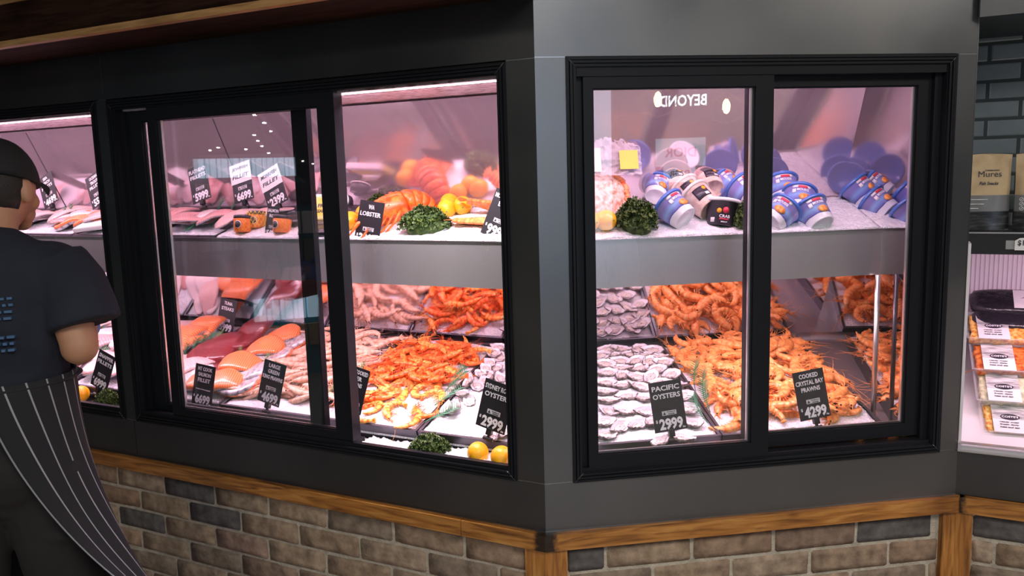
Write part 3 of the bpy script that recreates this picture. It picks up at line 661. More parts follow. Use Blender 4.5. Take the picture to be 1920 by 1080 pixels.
ice('ice_heap', FL, 'lo', -.65, -.05, .024, .101, lambda a, b: .020 - .004*b, 'loose ice chips on the sill of the open window by the corner', 20, cell=.005, amp=.016, base=-.004, z0=.752)
ice('ice_heap', FL, 'lo', -1.60, -.66, .062, .101, flat(.006), 'loose ice chips on the sill behind the sliding panes', 21, cell=.008, amp=.01, base=-.004, z0=.752)
ice('ice_heap', FR, 'lo', .15, .58, .045, .101, flat(.004), 'thin ice chips on the sill below the Pacific oysters', 22, cell=.007, amp=.006, base=-.004, z0=.752)
ice('ice_heap', FL, 'hi', -1.39, lambda d: -d*MIT - .004, .212, .498, lambda a, b: .004 + .008*math.sin(PI*b), 'crushed ice bed under the lobster on the upper shelf', 23, cell=.008, base=-.012)
ice('ice_heap', FR, 'hi', lambda d: d*MIT + .004, lambda d: UEND(d) - .004, .212, .498, lambda a, b: .004 + .008*math.sin(PI*b), 'crushed ice bed under the blue tubs on the upper shelf', 24, cell=.008, base=-.012)
ice('ice_heap', FX, 'hi', lambda d: -.126*d + .004, lambda d: XEND(d) - .01, .212, .498, lambda a, b: .004, 'crushed ice bed beyond the joint of the upper shelf band', 25, cell=.008, base=-.012)
for i, (a, b) in enumerate(((-1.75, -1.40), (-2.2, -1.754), (-2.65, -2.204), (-3.1, -2.654), (-3.6, -3.104))):
    ice('ice_bed', FL, 'hi', a + .006, b - .006, .222, .482, flat(-.002), ['ice under the pale pink fillets behind the jars', 'ice under the rosy flathead fillets', 'ice under the upper john dory fillets', 'ice under the upper trout fillets', 'ice under the upper sea perch fillets'][i], 30 + i, cell=.01, base=-.012)

# ------------------------------------------------------------------ prawns
def fill(kind, side, u0, u1, d0, d1, n, seed, lab, grp, yaw, vs, mound=.03, h0=.008, layers=3):
    rnd = random.Random(seed); fr = FRS[side][1]; asp = (u1 - u0)/(d1 - d0); ny = max(2, int(round(math.sqrt(n/layers/asp)))); nx = max(2, int(round(n/layers/ny)))
    for l in range(layers):
        for j in range(ny):
            for i in range(nx):
                a = (i + .5 + rnd.uniform(-.38, .38) + (.25 if l % 2 else -.1))/nx; b = (j + .5 + rnd.uniform(-.38, .38) + (.25 if l % 2 else -.1))/ny
                a = min(max(a, .0), 1.); b = min(max(b, 0), 1.)
                if l and rnd.random() < .12: continue
                u = u0 + (u1 - u0)*a; d = d0 + (d1 - d0)*b; h = h0 + mound*math.sin(PI*a)**.6*math.sin(PI*min(1, b*1.0))**.4*(l/max(1, layers - 1)) + l*.006 + rnd.uniform(-.003, .003)
                if side == 'X' and u > .085 + .374*d: continue
                v = rnd.choice(vs); flip = 180 if rnd.random() < .5 else 0
                T = on(fr, 'lo', u, d, h, yaw(a, b, rnd), rnd.uniform(-16, 16), rnd.uniform(-16, 16) + flip, rnd.uniform(.88, 1.08))
                put_prawn(kind, v, T, lab, grp)
fill('tiger', 'L', -.865, -.535, .34, .64, 66, 1, 'bright orange tiger prawn packed at the back of the open window tray', 'cooked tiger prawns heaped in the open window', lambda a, b, r: r.gauss(-8, 22) + (180 if r.random() < .4 else 0), [0, 1, 1, 2, 2, 3, 4], .022)
fill('tiger', 'L', -.885, -.70, .15, .35, 15, 2, 'golden tiger prawn laid lengthwise at the front left of the open window tray', 'cooked tiger prawns lying in rows beside the tiger prawn card', lambda a, b, r: r.gauss(-12, 16), [0, 4, 4, 1], .012, layers=2)
for i, (x, y, v, yw) in enumerate([(715, 742, 6, 20), (752, 724, 3, 160), (788, 732, 6, -40), (700, 762, 6, 100), (818, 742, 6, 200), (745, 748, 5, 50), (790, 775, 3, 10), (775, 786, 5, 70), (700, 700, 4, -10), (742, 706, 2, 30), (790, 704, 5, 140), (812, 700, 3, 60), (724, 722, 4, -20), (766, 712, 5, 190), (665, 785, 4, 0), (735, 768, 6, 230)]):
    p = at('L', 'lo', x, y, .012); put_prawn('tiger', v, on(FL, 'lo', p.x, p.y, .014, yw, 5*(i % 3) - 5, 180*(i % 2)), 'curled golden tiger prawn lying singly on ice at the open window tray front', 'loose tiger prawns on the front ice')
fill('green', 'L', -1.30, -.94, .16, .64, 92, 3, 'pale pinkish brown raw king prawn in the packed tray behind the king prawn card', 'raw green king prawns', lambda a, b, r: r.gauss(12, 20) + (180 if r.random() < .4 else 0), [0, 1, 1, 2, 3], .022)
fill('crystal', 'R', .605, 1.06, .15, .655, 128, 4, 'cooked orange prawn in the heaped tray around the crystal bay prawn card', 'cooked crystal bay prawns', lambda a, b, r: r.uniform(0, 360), [0, 1, 1, 2, 2, 3, 4], .040)
fill('crystal', 'X', .045, .36, .15, .64, 90, 5, 'cooked orange prawn in the tray beyond the steel shelf post', 'prawns beyond the shelf post', lambda a, b, r: r.uniform(0, 360), [0, 1, 2, 3, 4], .045)
fill('green', 'L', -3.39, -3.06, .2, .6, 18, 6, 'pinkish raw prawn in the far tray by the worker', 'raw prawns in the far tray', lambda a, b, r: r.uniform(0, 360), [0, 1, 2], .01, layers=2)

# ------------------------------------------------------------------ oysters
M['shell'] = noise_col(mat('rough_oyster_shell', (.3, .25, .22), .8), [(.38, (.05, .035, .032)), (.54, (.20, .16, .14)), (.70, (.45, .40, .38))], 45, 6, bump=.8, bscale=120, dist=.002)
M['nacre'] = noise_col(mat('oyster_nacre', (.8, .76, .76), .22, coat=.4), [(.3, (.55, .49, .50)), (.5, (.72, .68, .70)), (.7, (.80, .77, .80))], 30, 3)
m = mat('oyster_meat', (.6, .5, .45), .15, sss=.3, coat=.6); sx = N(m, 'ShaderNodeSeparateXYZ'); Lk(m, uvc(m), sx.inputs[0])
r = N(m, 'ShaderNodeValToRGB'); e = r.color_ramp.elements; e.new(.5); e.new(.5)
for i, (p, q) in enumerate(((.0, (.66, .58, .52)), (.5, (.58, .50, .46)), (.78, (.30, .25, .25)), (1., (.05, .04, .05)))): e[i].position = p; e[i].color = (*q, 1)
Lk(m, sx.outputs[0], r.inputs[0]); Lk(m, r.outputs[0], bsdf(m).inputs['Base Color']); M['meat'] = m
def oyster(seed, L=.092, W=.054):
    rnd = random.Random(seed); sd = V((seed*3.1, 0, 0)); nk = 28
    def rim(th):
        c, s = math.cos(th), math.sin(th); x = c*L/2; y = s*W/2*(1. - .38*c*(1 if c < 0 else .3)*-1 if c < 0 else 1. + .0*c)
        if c < 0: y = s*W/2*(1 + .55*c)
        k = 1 + .10*noise.noise(V((c*2.2, s*2.2, 0)) + sd) + .03*math.sin(9*th + seed)
        return x*k, y*k, .004*noise.noise(V((c*3, s*3, 3)) + sd) + .004*c*c
    mb = MB(); inner = [.12, .35, .6, .8, .93, 1.]; vs = []; fs = []
    for q in inner:
        for k in range(nk):
            x, y, z = rim(2*PI*k/nk); dz = -.012*(1 - q**2.2) ; vs.append((x*q, y*q, z*q + dz + .014))
    for i in range(len(inner) - 1):
        for k in range(nk): fs.append((i*nk + k, i*nk + (k + 1) % nk, (i + 1)*nk + (k + 1) % nk, (i + 1)*nk + k))
    fs.append(tuple(range(nk))[::-1] if False else tuple(range(nk))); mb.add(vs, fs, 1)
    vs = []; fs = []; outer = [1., 1.075, .97, .8, .55, .2]
    for j, q in enumerate(outer):
        for k in range(nk):
            x, y, z = rim(2*PI*k/nk); w_ = 1 + .05*noise.noise(V((x*60, y*60, j*2.)) + sd)
            vs.append((x*q*w_, y*q*w_, z*q + .014 - (0, .003, .009, .015, .019, .020)[j] + .0015*noise.noise(V((x*90, y*90, j)))))
    for i in range(len(outer) - 1):
        for k in range(nk): fs.append((i*nk + k, (i + 1)*nk + k, (i + 1)*nk + (k + 1) % nk, i*nk + (k + 1) % nk))
    fs.append(tuple((len(outer) - 1)*nk + k for k in range(nk))[::-1]); mb.add(vs, fs, 0)
    sh = mb.data('oyster_shell', [M['shell'], M['nacre']])
    mb = MB(); vs = []; uv = []; rr = [0.05, .3, .55, .72, .82, .80]; zz = [.010, .0095, .0075, .006, .0065, .002]
    for i, q in enumerate(rr):
        for k in range(36):
            th = 2*PI*k/36; x, y, z = rim(th); ru = (.0018*math.sin(11*th + seed) if i >= 3 else .0006*math.sin(3*th))
            k2 = q*.74 + (.03*math.sin(7*th + seed*2) if i >= 3 else 0); vs.append((x*k2 + L*.02, y*k2, zz[i] + ru + .003 + .001*noise.noise(V((x*50, y*50, seed))))); uv.append((i/5, k/36))
    fs = [(i*36 + k, i*36 + (k + 1) % 36, (i + 1)*36 + (k + 1) % 36, (i + 1)*36 + k) for i in range(5) for k in range(36)] + [tuple(range(36))]
    mb.add(vs, fs, 0, uvs=uv); return sh, mb.data('oyster_meat', M['meat'])
OY = [oyster(i) for i in range(5)]
def put_oyster(i, T, lab, grp):
    s, me = OY[i % 5]; o = link(s, 'open_oyster', None, T); tag(o, lab, 'oyster', grp); link(me, 'oyster_meat', o); return o
random.seed(12)
pac = [(1132, 810), (1160, 797), (1193, 792), (1130, 786), (1222, 787), (1172, 767), (1140, 765), (1210, 767), (1140, 747), (1173, 738), (1208, 742), (1135, 730), (1168, 718), (1135, 713), (1198, 720), (1137, 695), (1165, 700), (1193, 702), (1219, 703), (1238, 714), (1167, 686), (1198, 686), (1230, 688), (1132, 678), (1162, 672), (1190, 673), (1216, 674), (1243, 674), (1152, 661), (1180, 660), (1208, 661), (1235, 664), (1125, 662), (1256, 698), (1266, 716), (1278, 738), (1286, 760), (1296, 788), (1240, 822), (1278, 818), (1250, 735), (1256, 760), (1250, 790), (1166, 651), (1196, 651), (1222, 652), (1138, 651)]
for i, (x, y) in enumerate(pac):
    p = at('R', 'lo', x, y, .02)
    front = y > 755
    put_oyster(random.randrange(5), on(FR, 'lo', p.x, min(p.y, .655), .006, random.gauss(5, 22) + (180 if random.random() < .3 else 0), random.uniform(0, 16), random.uniform(-8, 8), random.uniform(.76, .90)), 'opened Pacific oyster on the ice ' + ('near the front edge of its tray' if front else 'in the close rows at the back of its tray'), 'Pacific oysters at the front of the tray' if front else 'Pacific oysters in the back rows')
syd = [(937, 664), (920, 680), (902, 697), (918, 703), (938, 704), (881, 713), (895, 719), (867, 737), (881, 746), (856, 763), (839, 761), (925, 812), (938, 806), (930, 690), (935, 648), (925, 660), (910, 712), (912, 690)]
for i, (x, y) in enumerate(syd):
    p = at('L', 'lo', x, y, .02)
    put_oyster(random.randrange(5), on(FL, 'lo', min(p.x, mitL(p.y) - .04), min(p.y, .65), .008 + .006*(i % 2), random.gauss(-25, 30), random.uniform(5, 30), random.uniform(-10, 10), random.uniform(.72, .84)), 'small rock oyster heaped left of the Sydney rock oyster card', 'Sydney rock oysters')

# ------------------------------------------------------------------ fish fillets
def fish_mat(name, top, vein, rough=.28, scale=60., dist=4., amt=.6):
    m = mat(name, top, rough, sss=.25, coat=.3); tc = N(m, 'ShaderNodeTexCoord'); wv = N(m, 'ShaderNodeTexWave'); wv.inputs['Scale'].default_value = scale; wv.inputs['Distortion'].default_value = dist; wv.inputs['Detail'].default_value = 3; wv.inputs['Detail Scale'].default_value = .6
    Lk(m, tc.outputs['Object'], wv.inputs['Vector']); mr = N(m, 'ShaderNodeMapRange'); mr.inputs['From Min'].default_value = .6; mr.inputs['From Max'].default_value = 1.; mr.inputs['To Max'].default_value = amt; Lk(m, wv.outputs['Fac'], mr.inputs['Value'])
    mx = N(m, 'ShaderNodeMix', data_type='RGBA'); mx.inputs[6].default_value = (*top, 1); mx.inputs[7].default_value = (*vein, 1); Lk(m, mr.outputs[0], mx.inputs[0]); Lk(m, mx.outputs[2], bsdf(m).inputs['Base Color']); return m
M['salmon'] = fish_mat('salmon_flesh', (.86, .19, .04), (.97, .58, .36), scale=40, dist=3, amt=.6)
M['pinkfish'] = fish_mat('pink_fish_flesh', (.78, .48, .46), (.86, .64, .62), scale=30, dist=6)
M['rosefish'] = fish_mat('rosy_fish_flesh', (.70, .30, .30), (.85, .58, .56), scale=35, dist=8)
M['whitefish'] = fish_mat('white_fish_flesh', (.82, .66, .66), (.90, .80, .80), scale=26, dist=6)
M['tuna'] = fish_mat('dark_tuna_flesh', (.20, .022, .030), (.36, .07, .07), scale=26, dist=10, amt=.7)
M['skin'] = noise_col(mat('silver_fish_skin', (.5, .5, .52), .3, .3), [(.35, (.22, .22, .26)), (.5, (.62, .60, .62)), (.7, (.75, .72, .72))], 60, 5)
def fillet(seed, L, W, T, taper=.6, bend=.01, fine=0):
    rnd = random.Random(seed); mb = MB(); nx = 22; seg = 16; top = []; sd = V((seed*5.3, 1, 2)); vs = []; uv = []
    for i in range(nx + 1):
        a = i/nx; e_ = min(1, math.sin(PI*min(a, 1 - a)*1.0 + .06)**.38*1.0) if 0 < a < 1 else .12
        w = W/2*e_*(1 - (1 - taper)*a); t = T/2*(.35 + .65*e_)*(1 - .45*a); x = (a - .5)*L
        for k in range(seg):
            th = 2*PI*k/seg; c, s = math.cos(th), math.sin(th)
            y = w*abs(c)**.62*(1 if c > 0 else -1); z = t*abs(s)**.62*(1 if s > 0 else -1) + t
            z += bend*math.sin(a*PI*1.3 + seed)*1.2 + .004*noise.noise(V((x*18, y*18, 0)) + sd)
            y += .006*math.sin(a*5 + seed)
            vs.append((x, y, z)); uv.append((a, k/seg))
    for i in range(nx):
        for k in range(seg): mb.f.append((i*seg + k, (i + 1)*seg + k, (i + 1)*seg + (k + 1) % seg, i*seg + (k + 1) % seg)); mb.mi.append(0 if k < seg/2 else 1); mb.sm.append(True)
    mb.f.append(tuple(range(seg))); mb.f.append(tuple(range(nx*seg, (nx + 1)*seg))[::-1]); mb.mi += [0, 0]; mb.sm += [True, True]
    mb.v = vs; mb.uv = uv; mb.has_uv = True; return mb
FISH = {}
def fish(kind, v):
    if (kind, v) in FISH: return FISH[kind, v]
    L, W, T, tp, b = {'salmon': (.17, .135, .040, .80, .010), 'pinkfish': (.25, .115, .020, .5, .014), 'rosefish': (.23, .10, .020, .5, .014), 'whitefish': (.23, .125, .022, .5, .014), 'tuna': (.24, .150, .045, .85, .010)}[kind]
    FISH[kind, v] = fillet(v + len(kind)*7, L*(.9 + .08*v), W*(1.08 - .06*v), T, tp, b).data(kind, [M[kind], M['skin'] if kind != 'tuna' else M['tuna']]); return FISH[kind, v]
NAME = {'salmon': 'salmon_fillet', 'pinkfish': 'fish_fillet', 'rosefish': 'fish_fillet', 'whitefish': 'fish_fillet', 'tuna': 'tuna_steak'}
random.seed(21)
def put_fish(kind, plane, x, y, yaw, h, lab, grp=None, pitch=0., roll=0., s=1.):
    if s == 1. and kind != 'tuna' and kind != 'salmon': s = 1.2 if plane == 'lo' else .92
    p = at('L', plane, x, y, h); lng = kind in ('pinkfish', 'rosefish', 'whitefish'); d = min(max(p.y, (.25 if lng else .19) if plane == 'lo' else .325), (.56 if lng else .62) if plane == 'lo' else .385)
    o = link(fish(kind, random.randrange(3)), NAME[kind], None, on(FL, plane, p.x, d, h, yaw, pitch, roll, s)); return tag(o, lab, 'fish', grp)
for x, y, h, yw, lab in [(532, 634, .030, 20, 'orange salmon piece with silver skin at the back of the tray beside the raw prawns'), (500, 658, .034, 14, 'bright orange salmon piece in the middle of the heap beside the tuna'), (455, 688, .030, 18, 'ribbed orange salmon piece just above the Mt Cook salmon card'), (418, 724, .022, 25, 'light orange salmon piece right of the Mt Cook salmon card'), (350, 753, .012, 10, 'orange salmon tip left of the Mt Cook salmon card')]:
    put_fish('salmon', 'lo', x, y, yw, h, lab, 'salmon pieces with silver skin', pitch=8)
for x, y, h, lab in [(545, 652, .010, 'silver skinned salmon piece leaning on the raw prawns'), (512, 678, .010, 'salmon piece showing speckled silver skin below the middle orange one'), (470, 712, .008, 'salmon piece turned skin up beside the large green king prawn card'), (430, 748, .004, 'silver skinned salmon end behind the small parsley clump')]:
    put_fish('salmon', 'lo', x, y, 15, h, lab, 'salmon pieces turned to their skin', roll=180).location.z += .04
for x, y, h, yw, lab in [(485, 622, .03, 100, 'dark red tuna loin at the back below the upper shelf'), (455, 640, .038, 92, 'thick dark red tuna loin in the middle of its tray'), (425, 655, .034, 110, 'dark red tuna loin right of the green ferns'), (395, 665, .028, 85, 'dark tuna piece in front of the green ferns'), (360, 682, .02, 70, 'dark red tuna tip at the left front of its heap'), (470, 662, .02, 100, 'dark tuna piece beside the middle salmon'), (430, 685, .012, 95, 'dark tuna piece above the Mt Cook salmon card')]:
    put_fish('tuna', 'lo', x, y, yw, h, lab, 'tuna loins')
for x, y, h, yw, lab in [(395, 618, .03, 95, 'bright orange salmon side behind the green ferns'), (365, 632, .034, 90, 'orange salmon side under the tallest green ferns'), (345, 655, .022, 80, 'orange salmon side at the front of the ferns'), (300, 655, .02, 80, 'orange salmon side seen in the narrow left pane'), (285, 680, .01, 75, 'orange salmon end at the foot of the narrow left pane'), (330, 640, .02, 85, 'orange salmon side beside the left sash')]:
    put_fish('salmon', 'lo', x, y, yw, h, lab, 'salmon sides around the ferns', s=1.25)
rows = [('whitefish', 300, 622, 40), ('whitefish', 335, 612, 60), ('whitefish', 270, 640, 50), ('pinkfish', 360, 606, 70), ('whitefish', 250, 610, 60),
        ('pinkfish', 330, 715, 65), ('pinkfish', 345, 735, 60), ('pinkfish', 305, 735, 70), ('pinkfish', 300, 705, 55), ('whitefish', 395, 700, 50), ('pinkfish', 325, 690, 75), ('pinkfish', 270, 720, 70), ('pinkfish', 290, 755, 60),
        ('rosefish', 200, 640, 60), ('pinkfish', 180, 620, 70), ('pinkfish', 215, 612, 50), ('rosefish', 165, 655, 70), ('pinkfish', 200, 665, 65), ('pinkfish', 150, 690, 70), ('rosefish', 195, 700, 60), ('pinkfish', 215, 715, 70), ('pinkfish', 170, 735, 65), ('whitefish', 130, 640, 50), ('pinkfish', 120, 700, 70), ('rosefish', 230, 640, 60), ('pinkfish', 225, 680, 60)]
for i, (k, x, y, yw) in enumerate(rows):
    put_fish(k, 'lo', x, y, yw + random.uniform(-12, 12), .008 + .010*(i % 3), 'pale ' + {'pinkfish': 'pink', 'whitefish': 'pinkish white', 'rosefish': 'rosy'}[k] + ' fillet ' + ('behind the snapper card beside the worker' if x < 240 else 'on ice left of the orange salmon' if y < 660 else 'on ice around the left side of the Mt Cook salmon card'), ('snapper fillets' if x < 240 else 'white fillets left of the salmon' if y < 660 else 'pale fillets by the salmon card') + ' ' + {'pinkfish': 'pink', 'whitefish': 'white', 'rosefish': 'rosy'}[k])
up = [('pinkfish', 470, 405, 60), ('pinkfish', 500, 392, 40), ('pinkfish', 520, 400, 60), ('whitefish', 455, 385, 45), ('rosefish', 385, 400, 60), ('rosefish', 355, 420, 50), ('rosefish', 400, 390, 45), ('rosefish', 340, 405, 60), ('rosefish', 375, 430, 40), ('rosefish', 310, 415, 60), ('rosefish', 330, 432, 40), ('whitefish', 290, 400, 50), ('pinkfish', 265, 410, 60), ('whitefish', 300, 390, 60),
      ('whitefish', 185, 400, 50), ('whitefish', 160, 402, 60), ('rosefish', 150, 412, 60), ('pinkfish', 90, 405, 60), ('pinkfish', 70, 415, 60), ('whitefish', 110, 395, 70), ('pinkfish', 210, 408, 55), ('pinkfish', 235, 400, 55), ('pinkfish', 50, 400, 55), ('pinkfish', 450, 412, 70), ('whitefish', 490, 408, 50), ('rosefish', 365, 408, 65), ('rosefish', 325, 400, 70), ('pinkfish', 410, 410, 60), ('rosefish', 280, 420, 55), ('pinkfish', 140, 400, 60)]
for i, (k, x, y, yw) in enumerate(up):
    put_fish(k, 'hi', x, y, yw + random.uniform(-12, 12), .008 + .010*(i % 3), 'pale ' + {'pinkfish': 'pink', 'whitefish': 'pinkish white', 'rosefish': 'rosy'}[k] + ' fillet on the upper shelf ' + ('in front of the worker' if x < 245 else 'under the flathead card' if x < 410 else 'behind the orange jars'), ('upper fillets by the worker' if x < 245 else 'flathead fillets' if x < 410 else 'fillets behind the jars') + ' ' + k[:-4])
for x, y, yw, lab in [(128, 428, 30, 'bright orange salmon fillet on the upper shelf in front of the worker'), (105, 432, 40, 'orange fillet beside the worker shoulder on the upper shelf'), (170, 422, 20, 'narrow orange fillet piece left of the white tray')]:
    put_fish('salmon', 'hi', x, y, yw, .012, lab, 'orange fillets by the worker')
# white tray with parsley on the upper shelf
p = at('L', 'hi', 180, 432)
MB().bbox(-.10, .10, -.06, .10, 0, .02, .006).build('white_tray', M['white'], None, on(FL, 'hi', p.x + .03, .29, .014, 20)); tag(bpy.data.objects['white_tray'], 'flat white tray on the upper shelf beside the worker', 'tray')

# ------------------------------------------------------------------ parsley, ferns, lemons
M['parsley'] = noise_col(mat('curly_parsley', (.1, .25, .03), .55, sss=.1), [(.3, (.012, .030, .008)), (.5, (.050, .10, .018)), (.72, (.17, .23, .045))], 90, 4)
M['parsley_dark'] = noise_col(mat('dark_parsley', (.05, .12, .02), .6), [(.3, (.02, .05, .012)), (.7, (.08, .15, .03))], 60, 4)
def parsley(seed, W, Dp, Hh, n=620):
    rnd = random.Random(seed); mb = MB()
    for i in range(n):
        while True:
            x, y = rnd.uniform(-1, 1), rnd.uniform(-1, 1); q = x*x + y*y
            if q < 1: break
        lump = 1 + .28*noise.noise(V((x*2.2, y*2.2, seed*3.)))
        z = math.sqrt(1 - q)*lump*rnd.uniform(.72, 1.); P_ = V((x*W/2*lump, y*Dp/2*lump, z*Hh)); nrm = V((x/W, y/Dp, z/Hh + .3/Hh)).normalized()
        nrm = (nrm + V((rnd.uniform(-.6, .6), rnd.uniform(-.6, .6), rnd.uniform(-.3, .6)))).normalized()
        r_ = rnd.uniform(.0042, .0078); ph = rnd.uniform(0, 6); k_ = rnd.choice((4, 5, 6))
        t = nrm.orthogonal().normalized(); b = nrm.cross(t); seg = 14; vs = [P_ - nrm*r_*.7]
        for ring_, (rr, hh) in enumerate(((.5, .0), (1., .35))):
            for k in range(seg):
                th = 2*PI*k/seg; wv = math.sin(k_*th + ph)
                vs.append(P_ + (t*math.cos(th) + b*math.sin(th))*r_*rr*(1 + .18*wv*ring_) + nrm*r_*(hh + (.42*math.sin(k_*th + ph + 1.2) + .2*math.sin(9*th))*ring_))
        fs = [(0, 1 + k, 1 + (k + 1) % seg) for k in range(seg)] + [(1 + k, 1 + seg + k, 1 + seg + (k + 1) % seg, 1 + (k + 1) % seg) for k in range(seg)]
        mb.add(vs, fs, 0)
    mb.ball((0, 0, Hh*.1), (W*.40, Dp*.40, Hh*.66), 14, 8)
    return mb
PA = parsley(1, .135, .10, .062).data('parsley_bunch', M['parsley']); PB = parsley(2, .15, .09, .05).data('parsley_bunch', M['parsley']); PD = parsley(3, .15, .10, .06, 460).data('parsley_bunch', M['parsley_dark'])
def put(me, name, T, lab, cat, grp=None): return tag(link(me, name, None, T), lab, cat, grp)
g_ = 'parsley bunches'
p = atd('L', 803, 832, .062); put(PA, 'parsley_bunch', FL @ tr(p.x, .068, .752), 'bright green curly parsley bunch on the sill of the open window', 'parsley', g_)
p = atd('R', 1190, 840, .07); put(PB, 'parsley_bunch', FR @ tr(p.x, .075, .752) @ scl(.98, .45, .85), 'low green parsley bunch on the sill below the Pacific oysters', 'parsley', g_)
p = atd('L', 412, 768, .08); put(PB, 'parsley_bunch', FL @ tr(p.x, .085, .752) @ rot('Z', 160) @ scl(1.05, .4, .9), 'flat parsley bunch at the foot of the Mt Cook salmon card', 'parsley', g_)
p = atd('L', 197, 750, .07); put(PA, 'parsley_bunch', FL @ tr(p.x, .08, .752) @ rot('Z', 80) @ scl(.55, 1.15, .95), 'olive green parsley bunch under the snapper card', 'parsley', g_)
p = at('L', 'hi', 795, 428, .02); put(PA, 'parsley_bunch', FL @ tr(p.x, .275, zhi(.275) + .008) @ rot('Z', 200) @ scl(1.25, .95, 1.25), 'large curly green parsley bunch in front of the orange lobster', 'parsley', g_)
p = at('L', 'hi', 722, 385, .02); put(PD, 'parsley_bunch', FL @ tr(p.x, .46, zhi(.46) + .005), 'dark green parsley bunch behind the lobster', 'parsley', g_)
p = at('R', 'hi', 1200, 428, .02); put(PA, 'parsley_bunch', FR @ tr(p.x, .275, zhi(.275) + .006) @ rot('Z', 90) @ scl(1.1, 1.20, 1.4), 'large green parsley bunch between the lemon and the leaning blue tub', 'parsley', g_)
p = at('R', 'hi', 1395, 425, .02); put(PA, 'parsley_bunch', FR @ tr(p.x + .025, .262, zhi(.262) + .004) @ rot('Z', 30) @ scl(.72, .8, 1.2), 'rounded green parsley bunch right of the black crab tub', 'parsley', g_)
p = at('L', 'hi', 190, 438, .02); put(PB, 'parsley_bunch', FL @ tr(p.x, .26, zhi(.26) + .032) @ rot('Z', 20) @ scl(.6, .7, .7), 'small yellow green parsley bunch on the white tray beside the worker', 'parsley', g_)
M['fern'] = mat('green_plastic_fern', (.03, .19, .085), .45); M['fernL'] = mat('light_plastic_fern', (.16, .30, .10), .5)
def fern(seed, L, n=11, lean=.25):
    rnd = random.Random(seed); mb = MB(); path = [V((lean*L*t*t, .1*L*math.sin(t*2), L*t)) for t in [i/10 for i in range(11)]]
    mb.tube(path, [.0016]*8 + [.0012, .001, .0006], 5)
    for i in range(1, n + 1):
        t = .12 + .82*i/n; k = min(9, int(t*10)); P_ = path[k].lerp(path[k + 1], t*10 - k); l = L*.30*math.sin(PI*min(1, .25 + .85*(1 - t)))
        for s in (-1, 1):
            d_ = V((s*.9, rnd.uniform(-.3, .3), .75)).normalized(); sd = d_.cross(V((0, 1, 0))).normalized()*.0012
            vs = [P_ - sd, P_ + d_*l*.5 - sd*.9, P_ + d_*l, P_ + d_*l*.5 + sd*.9, P_ + sd]; mb.add([v + V((0, .0005, 0)) for v in vs] + [v - V((0, .0005, 0)) for v in vs], [(0, 1, 2, 3, 4), (9, 8, 7, 6, 5)] + [(j, j + 5, (j + 1) % 5 + 5, (j + 1) % 5) for j in range(5)], smooth=False)
    return mb
FE = [fern(1, .075).data('fern_sprig', M['fern']), fern(2, .105, 13).data('fern_sprig', M['fern']), fern(3, .06, 8).data('fern_sprig', M['fernL'])]
def put_fern(side, plane, x, y, v, yaw, lean, roll, lab, s=1., grp='green plastic fern sprigs', h=.006):
    fr = FRS[side][1]; p = at(side, plane, x, y, h); put(FE[v], 'fern_sprig', fr @ tr(p.x, p.y, p.z) @ rot('Z', yaw) @ rot('X', lean) @ rot('Y', roll) @ Matrix.Scale(s, 4), lab, 'decoration', grp)
for x, y, v, lean, roll, s, lab in [(795, 792, 1, -50, 35, 1.1, 'long green fern sprig along the divider left of the Sydney rock oysters'), (815, 760, 1, -45, 25, 1., 'green fern sprig standing at the middle of the oyster divider'), (832, 738, 1, -30, 20, 1., 'upright green fern sprig at the top of the oyster divider'), (845, 715, 0, -10, 30, 1., 'thin green fern sprig over the tiger prawns by the oyster divider')]:
    put_fern('L', 'lo', x, y, v, 0, lean, roll, lab, s, h=.015)
for i, (x, y, v) in enumerate([(342, 678, 0), (360, 668, 0), (374, 662, 0), (390, 658, 0), (405, 652, 2), (414, 646, 2)]):
    put_fern('L', 'lo', x, y, v, 15*i, -8, 4, 'small upright green fern in the row standing on the orange salmon', 1., 'row of ferns on the salmon', h=.03)
for x, y, v, lean, roll, lab in [(445, 680, 2, -10, -5, 'small fern sprig standing on the dark tuna'), (492, 690, 2, -20, 0, 'small fern sprig above the large green king prawn card'), (610, 742, 2, -30, 20, 'pale green fern sprig on the raw prawns seen in the narrow gap'), (668, 708, 2, -20, 5, 'tiny fern sprig at the left of the tiger prawns'), (380, 710, 2, -50, 40, 'small fern sprig above the Mt Cook salmon card'), (300, 722, 0, -40, -20, 'pale fern sprig in the narrow left pane'), (185, 640, 1, -50, -50, 'fern sprig on the snapper fillets by the worker'), (160, 665, 1, -50, 50, 'fern sprig above the snapper card'), (205, 655, 0, -40, 10, 'fern sprig beside the left window frame'), (290, 650, 0, -45, -30, 'dark fern sprig behind the narrow left pane')]:
    put_fern('L', 'lo', x, y, v, 0, lean, roll, lab, 1., h=.02)
for x, y, v, lean, roll, lab in [(1327, 793, 1, -40, -25, 'green fern sprig lying low along the divider by the crystal bay prawns'), (1332, 773, 1, -25, -12, 'green fern sprig in the middle of the divider right of the Pacific oysters'), (1322, 753, 1, -15, -8, 'upright fern sprig beside the Pacific oyster divider'), (1304, 733, 1, -8, -6, 'tall thin fern sprig in front of the back crystal bay prawns')]:
    put_fern('R', 'lo', x, y, v, 0, lean, roll, lab, .95, h=.01)
